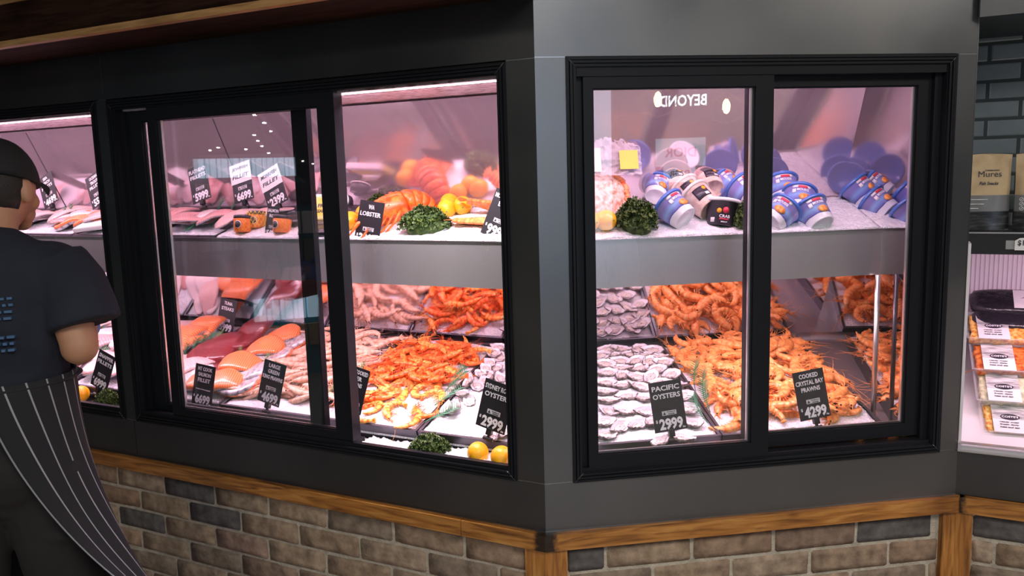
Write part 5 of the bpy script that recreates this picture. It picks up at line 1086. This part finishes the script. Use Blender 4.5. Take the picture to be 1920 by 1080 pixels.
# ------------------------------------------------------------------ the open fridge and shelf to the right
M['pinkwall'] = mat('white_ribbed_liner', (.80, .76, .80), .4); M['tile'] = noise_col(mat('grey_blue_glazed_tile', (.2, .24, .26), .12, coat=.8), [(.35, (.19, .225, .24)), (.65, (.25, .285, .30))], 5, 3, bump=.25, bscale=14, dist=.004); M['grout'] = mat('dark_grout', (.05, .06, .06), .9)
M['kraft'] = noise_col(mat('kraft_paper', (.5, .36, .2), .6), [(.35, (.42, .30, .16)), (.65, (.55, .40, .23))], 20, 5, bump=.4, bscale=25, dist=.004)
fg = empty('open_fridge', F3, 'open chilled cabinet with a pale ribbed liner at the far right', 'fridge')
mb = MB(); mb.box(.012, 1.6, .62, .64, .70, 1.36)
for i in range(60): mb.box(.02 + i*.014, .026 + i*.014, .614, .62, .95, 1.36)
mb.build('ribbed_back', M['pinkwall'], fg); MB().box(.0, .010, .02, .64, .60, 1.36).build('side_wall', M['pinkwall'], fg)
mb = MB(); mb.prism([(.012, .70), (.012, .752), (.62, .95), (.62, .70)], .0105, 1.6, T=Matrix(((0, 0, 1, 0), (1, 0, 0, 0), (0, 1, 0, 0), (0, 0, 0, 1)))); mb.build('sloping_deck', M['pinkwall'], fg)
MB().box(.0, 1.6, -.006, .012, .7385, .765).build('clear_lip', M['clearbox'], fg); MB().box(.0, 1.6, -.007, .012, .7385, .7415).box(.0, 1.6, -.007, .012, .764, .766).build('bright_edge', M['alu'], fg)
sh = empty('black_wall_shelf', F3, 'black shelf carrying the kraft pouches at the far right', 'shelf')
MB().box(.0, 1.6, .10, .50, 1.372, 1.386).box(.0, 1.6, .10, .112, 1.322, 1.372).build('shelf_board', M['black'], sh); MB().box(.0, 1.6, .096, .102, 1.384, 1.388).build('bright_edge', M['alu'], sh)
p = atd('3', 1895, 457, .095); MB().box(p.x - .012, p.x + .25, .096, .0995, 1.338, 1.364).build('ticket_holder', M['clearbox'], sh)
p = atd('3', 1903, 458, .09); tk = tag(MB().prism([(0, 0), (.10, 0), (.10, .040), (.012, .036), (.0, .028)], 0, .0012, T=F3 @ Matrix(((1, 0, 0, p.x), (0, 0, -1, .0945), (0, 1, 0, p.z - .018), (0, 0, 0, 1)))).build('price_ticket', M['white']), 'white paper ticket with handwritten dollar price on the black shelf edge', 'ticket')
mb = MB(); text(mb, '$12', p.x + .021, p.z + .003, .028, .018, .0930, T=F3); mb.build('handwriting', M['dark_ink'], tk)
tw = struct(empty('wall_tiled', F3)); mb = MB(); hp = .0603; lp = .190; bv = .008
for j in range(12):
    z0 = 1.385 + (j - .20)*hp
    for i in range(-1, 7):
        x0 = .020 + i*lp + (.095 if j % 2 else 0) - .055; x1 = x0 + lp - .003; z1 = z0 + hp - .003
        if x1 < .01: continue
        x0 = max(x0, .002)
        a = [(x0, z0), (x1, z0), (x1, z1), (x0, z1)]; b = [(x0 + bv, z0 + bv), (x1 - bv, z0 + bv), (x1 - bv, z1 - bv), (x0 + bv, z1 - bv)]
        mb.add([(x, .455, z) for x, z in a] + [(x, .451, z) for x, z in b], [(4, 5, 6, 7)] + [(k, (k + 1) % 4, 4 + (k + 1) % 4, 4 + k) for k in range(4)], smooth=False)
part('glazed_tiles', mb, M['tile'], tw); part('grout', MB().box(.0, 1.6, .453, .47, 1.388, 2.06), M['grout'], tw)
def pouch(u, d, lab):
    o = empty('kraft_pouch', F3 @ tr(u, d, 1.387) @ rot('Z', 4), lab, 'pouch', 'kraft pouches'); W, Hh = .140, .228
    def surf(sgn):
        def fn(a, b):
            t = .024*math.sin(PI*a)**.5*(1 - b**2.4)*(1 if sgn < 0 else 1) + .003*noise.noise(V((a*4, b*5, sgn + u*9)))
            return ((a - .5)*W*(1 - .03*math.sin(PI*b)), sgn*t, b*Hh + (.004*math.sin(PI*a) if b == 1 else 0))
        return fn
    for nm, z0, z1, mm, off in (('kraft_top', .47, 1., 'kraft', 0), ('grey_band', .255, .47, 'greyband', 0), ('dark_sea_print', .0, .255, 'seaprint', 0)):
        mb = MB(); s1 = surf(-1); s2 = surf(1); mb.sheet(16, 10, lambda a, b: s1(a, z0 + (z1 - z0)*b)); mb.sheet(16, 10, lambda a, b: s2(1 - a, z0 + (z1 - z0)*b)); mb.build(nm, M[mm], o)
    s1 = surf(-1)
    def wrap(p_): q = s1(min(.98, max(.02, p_.x/W + .5)), min(.98, p_.z/Hh)); return V((p_.x, q[1] - .0012 + p_.y, p_.z))
    mb = MB(); text(mb, 'Mures', .012, .171, .062, .018, 0, f=wrap, bold=.0); text(mb, 'TASMANIA', .018, .182, .04, .004, 0, f=wrap); text(mb, 'Fish Snacks', .010, .143, .050, .010, 0, f=wrap, slant=.2); mb.build('dark_lettering', M['dark_ink'], o)
    mb = MB()
    for i in range(3):
        z = .094 - i*.0135; mb.tube([wrap(V((-.052 + .0052*math.cos(t), -.0005, z + .0052*math.sin(t)))) for t in [2*PI*k/14 for k in range(15)]], .0007, 4)
        mb.tube([wrap(V((-.055, -.001, z))), wrap(V((-.053, -.001, z - .002))), wrap(V((-.0495, -.001, z + .003)))], .0007, 4); w_ = (.050, .040, .026)[i]; mb.tube([wrap(V((-.042 + w_*k/5, -.0005, z))) for k in range(6)], .0012, 4)
    mb.build('check_list', M['ink'], o)
M['greyband'] = mat('grey_printed_foil', (.17, .17, .17), .35); M['seaprint'] = noise_col(mat('dark_sea_print', (.03, .03, .035), .35), [(.45, (.012, .013, .015)), (.62, (.05, .05, .055)), (.75, (.20, .20, .20))], 6, 6, stretch=(4, 1, 22))
p = atd('3', 1843, 400, .2); q = atd('3', 1941, 400, .2)
pouch(p.x, .20, 'kraft pouch with dark lettering standing on the black shelf beside the grey panel'); pouch(p.x + .148, .195, 'kraft pouch cut by the right edge of the view'); pouch(p.x + .30, .2, 'further kraft pouch on the black shelf outside the view')
# ready meals
M['pasta'] = noise_col(mat('orange_pasta', (.8, .42, .08), .45), [(.35, (.60, .18, .03)), (.5, (.86, .48, .10)), (.7, (.92, .70, .30))], 90, 4, bump=.8, bscale=60, dist=.004)
M['redmeal'] = noise_col(mat('red_sauce_meal', (.6, .15, .03), .35), [(.35, (.40, .06, .015)), (.6, (.75, .24, .05))], 70, 4, bump=.8, bscale=60, dist=.004)
M['palemeal'] = noise_col(mat('pale_noodle_meal', (.7, .65, .45), .45), [(.4, (.45, .46, .30)), (.6, (.80, .74, .50))], 60, 4, bump=.8, bscale=60, dist=.004); M['sleevecard'] = mat('white_card_sleeve', (.80, .78, .80), .5)
M['sketch'] = noise_col(mat('sleeve_wood_sketch_print', (.6, .6, .6), .5), [(.4, (.30, .30, .31)), (.6, (.72, .71, .72))], 10, 5, stretch=(2, 12, 1))
for i, (x, y, d, food, lab) in enumerate([(1842, 822, .095, 'pasta', 'clear ready meal tray with oval COSTES label, lowest of the four'), (1832, 764, .175, 'palemeal', 'clear ready meal tray with pale noodles, second from the bottom'), (1824, 706, .26, 'redmeal', 'clear ready meal tray with red sauce, third from the bottom'), (1815, 648, .345, 'pasta', 'clear ready meal tray with orange pasta, top of the four')]):
    p = atd('3', x, y, d); z = p.z
    o = empty('ready_meal_tray', F3 @ tr(p.x, d, z) @ rot('Z', 3) @ rot('X', 27), lab, 'ready meal', None); W, Dp, Hh = .23, .135, .036
    mb = MB(); mb.prism([(.014, .010), (W - .014, .010), (W - .014, Dp - .01), (.014, Dp - .01)], -.0015, 0)
    a = [(.014, .010, 0), (W - .014, .010, 0), (W - .014, Dp - .01, 0), (.014, Dp - .01, 0)]; b = [(0, 0, Hh), (W, 0, Hh), (W, Dp, Hh), (0, Dp, Hh)]; c = [(-.006, -.006, Hh), (W + .006, -.006, Hh), (W + .006, Dp + .006, Hh), (-.006, Dp + .006, Hh)]
    mb.add(a + b + c, [(k, (k + 1) % 4, 4 + (k + 1) % 4, 4 + k) for k in range(4)] + [(4 + k, 4 + (k + 1) % 4, 8 + (k + 1) % 4, 8 + k) for k in range(4)], smooth=False); mb.build('clear_tray', M['clearbox'], o)
    mb = MB(); mb.sheet(26, 18, lambda a, b: (.010 + (W - .02)*a, .008 + (Dp - .016)*b, Hh - .006 + .004*noise.noise(V((a*14, b*9, i*3.)))), thick=.024); mb.build('food', M[food], o)
    mb = MB(); mb.box(.028, .118, -.003, Dp + .003, Hh + .0006, Hh + .0016); sl = mb.build('card_sleeve', M['sleevecard'], o); MB().box(.028, .118, .055, Dp + .003, Hh + .0017, Hh + .0021).build('sketch_print', M['sketch'], sl)
    mb = MB(); n = 28; mb.prism([(.075 + .026*math.cos(2*PI*k/n), .064 + .013*math.sin(2*PI*k/n)) for k in range(n)], Hh + .0022, Hh + .0028); ov = mb.build('oval_badge', M['tubblack'], sl)
    flatT = Matrix(((1, 0, 0, .075), (0, 0, 1, .064), (0, -1, 0, Hh + .0028), (0, 0, 0, 1))); mb = MB(); text(mb, "COSTE'S", 0, 0, .044, .009, 0, T=flatT); mb.build('lettering', M['ink'], ov)
    mb = MB()
    for k in range(3): text(mb, ('ready meal', 'fresh daily', 'heat and eat')[k], -.004, -.024 - .011*k, .05, .005, 0, T=flatT)
    mb.build('small_print', M['dark_ink'], sl)
for x, y, d, lab in [(1880, 566, .50, 'flat black vacuum pack with a white label at the top of the fridge pile'), (1885, 595, .45, 'flat black vacuum pack second from the top of the fridge pile'), (1870, 608, .47, 'crinkled black pack just above the ready meal trays')]:
    p = atd('3', x, y, d); o = sleeve('3', F3 @ tr(p.x + .05, d, p.z) @ rot('X', 30), .30, .035, .12, lab, 'black packs in the fridge')
    if y == 566: MB().box(-.02, .05, -.05, .045, .014, .0155, T=tr(0, 0, .002)).build('white_label', M['sleevecard'], o)
# ------------------------------------------------------------------ the worker, seen from behind, facing the glass
M['skin_tone'] = noise_col(mat('warm_skin', (.48, .24, .14), .5, sss=.15), [(.3, (.43, .21, .12)), (.7, (.52, .27, .16))], 12, 3)
M['shirt'] = noise_col(mat('navy_tshirt', (.012, .015, .028), .9), [(.3, (.009, .012, .022)), (.7, (.015, .019, .033))], 9, 3, bump=.5, bscale=9, dist=.02)
M['pants'] = noise_col(mat('black_trousers', (.012, .011, .011), .9), [(.3, (.010, .009, .009)), (.7, (.018, .016, .016))], 7, 3, bump=.6, bscale=8, dist=.02)
M['hair'] = noise_col(mat('short_black_hair', (.012, .010, .009), .6), [(.3, (.008, .007, .006)), (.7, (.02, .017, .015))], 200, 2, bump=.8, bscale=300, dist=.002)
M['cap'] = mat('black_cap', (.010, .010, .011), .8); M['glove'] = mat('blue_glove', (.06, .18, .50), .4)
m = mat('striped_apron', (.02, .02, .025), .85); sx = N(m, 'ShaderNodeSeparateXYZ'); Lk(m, uvc(m), sx.inputs[0]); mu = N(m, 'ShaderNodeMath', operation='MULTIPLY'); mu.inputs[1].default_value = 17; Lk(m, sx.outputs[0], mu.inputs[0])
frc = N(m, 'ShaderNodeMath', operation='FRACT'); Lk(m, mu.outputs[0], frc.inputs[0]); lt = N(m, 'ShaderNodeMath', operation='LESS_THAN'); lt.inputs[1].default_value = .09; Lk(m, frc.outputs[0], lt.inputs[0])
mx = N(m, 'ShaderNodeMix', data_type='RGBA'); mx.inputs[6].default_value = (.010, .011, .014, 1); mx.inputs[7].default_value = (.30, .31, .34, 1); Lk(m, lt.outputs[0], mx.inputs[0]); Lk(m, mx.outputs[2], bsdf(m).inputs['Base Color']); M['apron'] = m
# body frame: x to the worker's right, y forward, z up
PB_ = Matrix.Translation((-1.33, 2.02, 0)) @ rot('Z', 18)
man = empty('person', PB_, 'worker seen from behind in black cap, navy t-shirt and striped apron', 'person')
def capsule(mb, a, b, ra, rb, sx=1., sy=1., seg=18, n=6):
    """closed tapered limb between a and b; the section is stretched by sx across X, sy across Y"""
    a = V(a); b = V(b); t = (b - a); L = t.length; t.normalize(); path = []; rr = []
    for i in range(n): q = PI/2*i/n; path.append(a - t*ra*math.cos(q)); rr.append(max(1e-4, ra*math.sin(q)))
    for i in range(5): path.append(a.lerp(b, i/4)); rr.append(ra + (rb - ra)*i/4)
    for i in range(1, n + 1): q = PI/2*i/n; path.append(b + t*rb*math.sin(q)); rr.append(max(1e-4, rb*math.cos(q)))
    x = V((1, 0, 0)); x = (x - t*x.dot(t)).normalized() if abs(t.x) < .95 else V((0, 0, 1)); y = t.cross(x); vs = []
    for p, r_ in zip(path, rr):
        for k in range(seg): th = 2*PI*k/seg; vs.append(p + x*(math.cos(th)*r_*sx) + y*(math.sin(th)*r_*sy))
    m_ = len(path); mb.add(vs, [(i*seg + k, i*seg + (k + 1) % seg, (i + 1)*seg + (k + 1) % seg, (i + 1)*seg + k) for i in range(m_ - 1) for k in range(seg)] + [tuple(range(seg))[::-1], tuple(range((m_ - 1)*seg, m_*seg))])
def fuse(o, vox, smooth=8):
    r_ = o.modifiers.new('fuse', 'REMESH'); r_.mode = 'VOXEL'; r_.voxel_size = vox; r_.use_smooth_shade = True
    s_ = o.modifiers.new('soften', 'SMOOTH'); s_.factor = .5; s_.iterations = smooth; return o
SH_R = (.180, -.01, 1.375); EL_R = (.215, -.070, 1.195); WR_R = (.195, .15, 1.225); SH_L = (-.180, .0, 1.375); EL_L = (-.25, .06, 1.15); WR_L = (-.12, .28, 1.12)
hc = V((.048, .050, 1.602)); hy = rot('Z', -20) @ rot('X', -6)
def head_pt(p): return hc + (hy @ V(p))
body = MB()
# head with jaw, brow, nose, lips, ears (y is the face direction)
def hf(q):
    x, y, z = q
    k = 1. - (.20*max(0, -z - .1) if True else 0); x *= k*(1 - .12*max(0, -z)); y *= (1 - .10*max(0, -z)) if y > 0 else (1 - .30*max(0, -z)); 
    return V((x, y, z))
hb = MB(); hb.ball((0, 0, 0), (.076, .096, .118), 28, 22, f=hf)
hb.ball((0, .087, -.085), (.026, .020, .022), 12, 8); hb.ball((0, .080, -.062), (.040, .030, .030), 14, 8)
hb.tube([(0, .092, .012), (0, .112, -.026), (0, .100, -.032)], [.008, .013, .010], 10); hb.ball((0, .098, -.052), (.022, .010, .006), 12, 6); hb.ball((0, .096, -.062), (.020, .010, .006), 12, 6)
for s in (-1, 1):
    hb.ball((s*.030, .085, .008), (.018, .012, .009), 10, 6); hb.ball((s*.030, .090, .026), (.024, .010, .006), 10, 6); hb.ball((s*.036, .068, -.032), (.024, .022, .026), 12, 8)
    hb.ball((s*.079, -.008, -.012), (.011, .019, .032), 12, 8)
for p, f_, mi in zip([hb.v], [hb.f], [0]): body.add([head_pt(v) for v in hb.v], hb.f)
capsule(body, (.02, -.005, 1.44), head_pt((0, -.022, -.06)), .062, .056); capsule(body, (0, 0, 1.05), (0, -.005, 1.36), .135, .155, 1.05, .68); capsule(body, (-.14, -.005, 1.375), (.14, -.005, 1.375), .050, .050)
capsule(body, (0, 0, .92), (0, 0, 1.05), .15, .135, 1.1, .8)
for s, sh_, el, wrp in ((1, SH_R, EL_R, WR_R), (-1, SH_L, EL_L, WR_L)):
    capsule(body, sh_, el, .056, .043); capsule(body, el, wrp, .045, .030); capsule(body, (s*.09, 0, .93), (s*.11, .01, .50), .092, .060); capsule(body, (s*.11, .01, .50), (s*.12, -.01, .09), .058, .038)
def hand(mb, w_, d_, n_, s, r0=.0085):
    """palm from the wrist along d_, fingers curled towards n_"""
    w_ = V(w_); d_ = V(d_).normalized(); n_ = (V(n_) - d_*V(n_).dot(d_)).normalized(); sd = d_.cross(n_)*s
    for k in range(4): o_ = sd*(.0225 - .015*k); capsule(mb, w_ + d_*.012 + o_*.7, w_ + d_*.085 + o_, .013, .011, seg=10, n=4)
    for k, L in enumerate((.070, .078, .073, .058)):
        p0 = w_ + d_*.088 + sd*(.027 - .018*k); a = .45 + .1*k; p1 = p0 + (d_*math.cos(a) + n_*math.sin(a))*L*.45; p2 = p1 + (d_*math.cos(a + .8) + n_*math.sin(a + .8))*L*.32; p3 = p2 + (d_*math.cos(a + 1.3) + n_*math.sin(a + 1.3))*L*.23
        capsule(mb, p0, p1, r0*1.05, r0, seg=10, n=4); capsule(mb, p1, p2, r0, r0*.93, seg=10, n=4); capsule(mb, p2, p3, r0*.93, r0*.8, seg=10, n=4)
    t0 = w_ + d_*.025 + sd*.030; t1 = t0 + (d_*.6 + sd*.65 + n_*.35).normalized()*.038; t2 = t1 + (d_*.75 + n_*.6 + sd*.05).normalized()*.032; capsule(mb, t0, t1, .013, .010, seg=10, n=4); capsule(mb, t1, t2, .010, .0085, seg=10, n=4)
hand(body, WR_R, (-.25, .9, .30), (-.9, .0, -.3), 1); hand(body, WR_L, (.5, .85, .1), (.5, -.3, -.6), -1)
fuse(body.build('body', M['skin_tone'], man), .0055, 4)
g = MB(); hand(g, WR_R, (-.25, .9, .30), (-.9, .0, -.3), 1, .0098); capsule(g, V(WR_R) - V((-.01, .04, .008)), V(WR_R) + V((-.01, .03, .01)), .0335, .030); fuse(g.build('glove', M['glove'], man), .004, 3)
# clothes
t = MB(); capsule(t, (0, .01, .90), (0, -.005, 1.08), .165, .155, 1.12, .84); capsule(t, (0, 0, 1.06), (0, -.012, 1.34), .155, .178, 1.10, .72); capsule(t, (-.160, -.012, 1.385), (.160, -.012, 1.378), .094, .088, 1, 1); capsule(t, (0, -.01, 1.40), (.022, .002, 1.452), .105, .078)
t.tube([(.165, -.01, 1.40), (.205, -.030, 1.345), (.222, -.048, 1.295), (.232, -.060, 1.250)], [.086, .086, .086, .088], 20); t.tube([(-.165, -.005, 1.40), (-.20, .015, 1.32), (-.225, .035, 1.25), (-.245, .05, 1.19)], [.082, .082, .082, .084], 20)
for z, a in ((1.22, .014), (1.12, .016), (1.30, .010)): t.tube([(.17*math.cos(k), -.135*math.sin(k)*.9, z + .03*math.sin(k*3)) for k in (.7, 1.0, 1.3, 1.6, 1.9, 2.2)], [.002, a, a, a, a, .002], 8)
fuse(t.build('tshirt', M['shirt'], man), .008, 5)
pm = MB()
capsule(pm, (0, .0, .90), (0, .0, .98), .165, .150, 1.10, .86); capsule(pm, (-.05, -.03, .90), (.05, -.03, .90), .125, .125)
for s in (-1, 1): capsule(pm, (s*.088, -.01, .88), (s*.118, .0, .50), .118, .086); capsule(pm, (s*.118, .0, .50), (s*.130, -.02, .10), .084, .074)
for s in (-1, 1):
    for z, r_ in ((.52, .088), (.46, .084), (.15, .080), (.72, .104)): pm.tube([(s*.118 + r_*math.cos(k), -.005 + r_*math.sin(k), z + .02*math.sin(2*k)) for k in (3.4, 3.9, 4.4, 4.9, 5.4, 5.9)], [.002, .009, .011, .011, .009, .002], 8)
fuse(pm.build('trousers', M['pants'], man), .009, 5)
for s in (-1, 1):
    b = MB(); b.ball((s*.13, .06, .045), (.05, .145, .05), 18, 12, f=lambda q: V((q.x, q.y, max(q.z, -.85)))); b.build('shoe', M['black'], man)
hr = MB(); hr.ball((0, 0, 0), (.080, .101, .121), 26, 20, f=lambda q: hf(q) if not (q.z < .25 and q.y > -.15 + .0*q.z) and not (q.z < -.55) else hf(q)*.88)
hr.v = [tuple(head_pt(v)) for v in hr.v]; hr.build('hair', M['hair'], man)
cp = MB(); cp.ball((0, 0, 0), (.087, .108, .126), 28, 20, f=lambda q: V((q.x, q.y, max(q.z, .13 - .12*q.y))))
cp.sheet(16, 6, lambda a, b: ((a - .5)*.150*(1 - .12*b), .088*math.sqrt(max(0, 1 - ((a - .5)*1.5)**2)) + .012 + b*.072*(1 - ((a - .5)*1.7)**2*.75), .018 - .16*(a - .5)**2 - .012*b + .02), thick=.003)
cp.ball((0, 0, .126), (.008, .008, .005), 8, 5)
cp.v = [tuple(head_pt(v)) for v in cp.v]; cp.build('cap', M['cap'], man)
# apron: hangs round the front and right side, its rear edge swinging free
def apr(a, b):
    th0 = -88 + 42*b; th = math.radians(th0 + (163 - th0)*a)                   # from the right rear corner round the front to the left hip
    rx, ry = .188 + .02*b, .158 + .02*b; z = 1.13 - .665*b
    fl = b*b*(1 - a)**2.2; x = rx*math.cos(th) + .16*fl; y = ry*math.sin(th) + .02*fl
    w_ = .010*math.sin(a*26 + b*3)*b + .006*math.sin(a*9 + b*7); return (x + w_*math.cos(th), y + w_*math.sin(th), z + .05*fl)
MB().sheet(80, 26, apr, thick=.0025).build('apron', M['apron'], man)
MB().tube([(.176*math.cos(k)*1.06, .150*math.sin(k)*1.02, 1.115) for k in [2*PI*i/40 for i in range(41)]], .016, 8, cap=False, sq=.3).build('apron_tie', M['cap'], man)
M['print'] = mat('blue_shirt_print', (.05, .12, .24), .7); mb2 = MB(); rp = random.Random(8)
for r_ in range(7):
    z = 1.335 - .016*r_ - (.03 if r_ > 3 else 0); x = -.085
    while x < .085: w_ = rp.uniform(.006, .018); q = .1275 + .012*(1 - (x/.085)**2); mb2.box(x, x + w_, -q, -q + .02, z, z + .006); x += w_ + .005
tag(mb2.build('back_print', M['print'], man), kind='stuff')
# packet in the gloved hand
hp_ = PB_ @ V((.17, .27, 1.235)); MB().bbox(-.045, .045, -.004, .004, -.03, .03, .002).build('small_packet', M['sleevecard'], None, tr(*hp_) @ rot('Z', -50) @ rot('X', 30)); o = tag(bpy.data.objects['small_packet'], 'small white and yellow packet held by the worker at the glass', 'packet')
MB().box(-.03, .02, -.0052, -.0041, -.012, .012).build('yellow_label', M['yellowlabel'], o)
# ------------------------------------------------------------------ what the panes and steel mirror: shopfronts, signs and pendants behind the camera
M['glow_white'] = mat('lit_white_letters', (.85, .97, 1.), .5, emit=12.); M['bulb'] = mat('warm_filament_bulb', (1., .72, .36), .4, emit=40.); M['bluepanel'] = mat('pale_blue_lit_panel', (.55, .78, .95), .5, emit=2.2)
M['storeglow'] = mat('lit_shopfront', (.62, .74, .95), .5, emit=3.); M['wire'] = mat('brass_wire', (.5, .35, .12), .3, 1.)
def facing(P_, s=1.): 
    d_ = (C0 + V((.4, 0, 0)) - P_); a = math.atan2(d_.x, -d_.y); return Matrix.Translation(P_) @ Matrix.Rotation(a, 4, 'Z') @ Matrix.Scale(s, 4)
for i, (x, y, dist, lab) in enumerate([(1237, 185, 3.4, 'caged filament pendant reflected at the left of the right window'), (1366, 198, 3.6, 'caged filament pendant reflected beside the middle sash'), (1300, 120, 5.5, 'further caged pendant behind the camera')]):
    P_ = bounce('R', x, y, dist); o = empty('pendant_lamp', Matrix.Translation(P_), lab, 'pendant lamp', None)
    MB().lathe([(.006, .05), (.018, .035), (.026, .01), (.026, -.02), (.016, -.045), (.002, -.052)], 16).build('bulb', M['bulb'], o); MB().lathe([(.012, .05), (.018, .055), (.018, .09), (.006, .10)], 14).tube([(0, 0, .10), (0, 0, 3.15 - P_.z)], .003, 6).build('socket_and_cord', M['black'], o)
    mb = MB()
    for k in range(9):
        a = 2*PI*k/9; mb.tube([(.02*math.cos(a), .02*math.sin(a), .09), (.15*math.cos(a), .15*math.sin(a), .01), (.10*math.cos(a + .4), .10*math.sin(a + .4), -.09), (0, 0, -.12)], .002, 4)
    mb.build('wire_cage', M['wire'], o)
def sign(side, x, y, dist, s, w_, h_, m_, panel, lab, name='shop_sign'):
    P_ = bounce(side, x, y, dist); o = empty(name, facing(P_), lab, 'sign')
    if panel: MB().box(-w_*.8, w_*.8, .01, .05, -h_*1.4, h_*1.4).build('sign_panel', panel, o)
    mb = MB(); mi_ = MB(); text(mi_, s, 0, 0, w_, h_, 0); mi_.build('lettering', m_, o, rot('Z', 180) if False else None); return o
sign('R', 1282, 188, 9, 'BEYOND', .62, .15, M['glow_white'], None, 'lit white BEYOND shop sign reflected in the right window')
sign('R', 1278, 285, 7, 'DIOR', .34, .11, M['dark_ink'], M['bluepanel'], 'pale blue lit DIOR panel reflected in the right window')
sign('R', 1276, 325, 7, 'DIOR', .22, .07, M['dark_ink'], M['bluepanel'], 'smaller pale blue DIOR counter panel under the larger one')
o = empty('lit_shopfront', tr(1.5, -6.0, 0), 'pale bluish lit shopfront far behind the camera, mirrored in the steel', 'shopfront')
MB().box(-1.1, 2.4, -.1, 0, .8, 2.9).build('light_box', M['storeglow'], o); MB().box(-1.2, 2.5, -.12, .02, 0, .7).box(-1.2, -1.1, -.12, .02, .7, 3.15).box(2.4, 2.5, -.12, .02, .7, 3.15).build('dark_frame', M['black'], o)
# shelves of packets seen in the left panes
M['teal'] = mat('teal_display', (.03, .22, .26), .5); random.seed(3)
for j, (x, y, dist) in enumerate([(560, 330, 4.2), (450, 300, 5.5)]):
    P_ = bounce('L', x, y, dist); o = empty('display_stand', facing(V((P_.x, P_.y, 0))), ['teal stand of small packets reflected behind the king prawn pane', 'stand of pale posters reflected in the left sliding pane'][j], 'display stand')
    tp = (1.62, 1.86)[j]; MB().box(-.5, .5, .0, .35, 0, tp).build('back_board', M['teal'] if j == 0 else M['wallbk'], o)
    for r_ in range(6):
        mb = MB()
        for c in range(9): mb.bbox(-.48 + c*.105, -.39 + c*.105, -.06, -.02, tp - .22 - r_*.23, tp - .04 - r_*.23, .004)
        mb.build('packet_row', [M['shinyblack'], M['sleevecard'], M['greyband'], M['seaprint'], M['bluepanel'], M['kraft']][(r_ + j*4) % 6], o)
# fluorescent tubes over the far aisle
M['fluo'] = mat('fluorescent_tube', (.9, 1., .95), .5, emit=8.)
for i in range(4):
    o = empty('batten_light', tr(-4.5 - .9*i, -1.5 - .8*i, 3.1) @ rot('Z', 20), 'long fluorescent batten over the far aisle, seen as pale streaks in the left panes', 'ceiling light', 'fluorescent battens')
    MB().box(-.6, .6, -.04, .04, .0, .04).build('housing', M['white'], o); MB().tube([(-.58, 0, -.015), (.58, 0, -.015)], .013, 10).build('tube', M['fluo'], o)
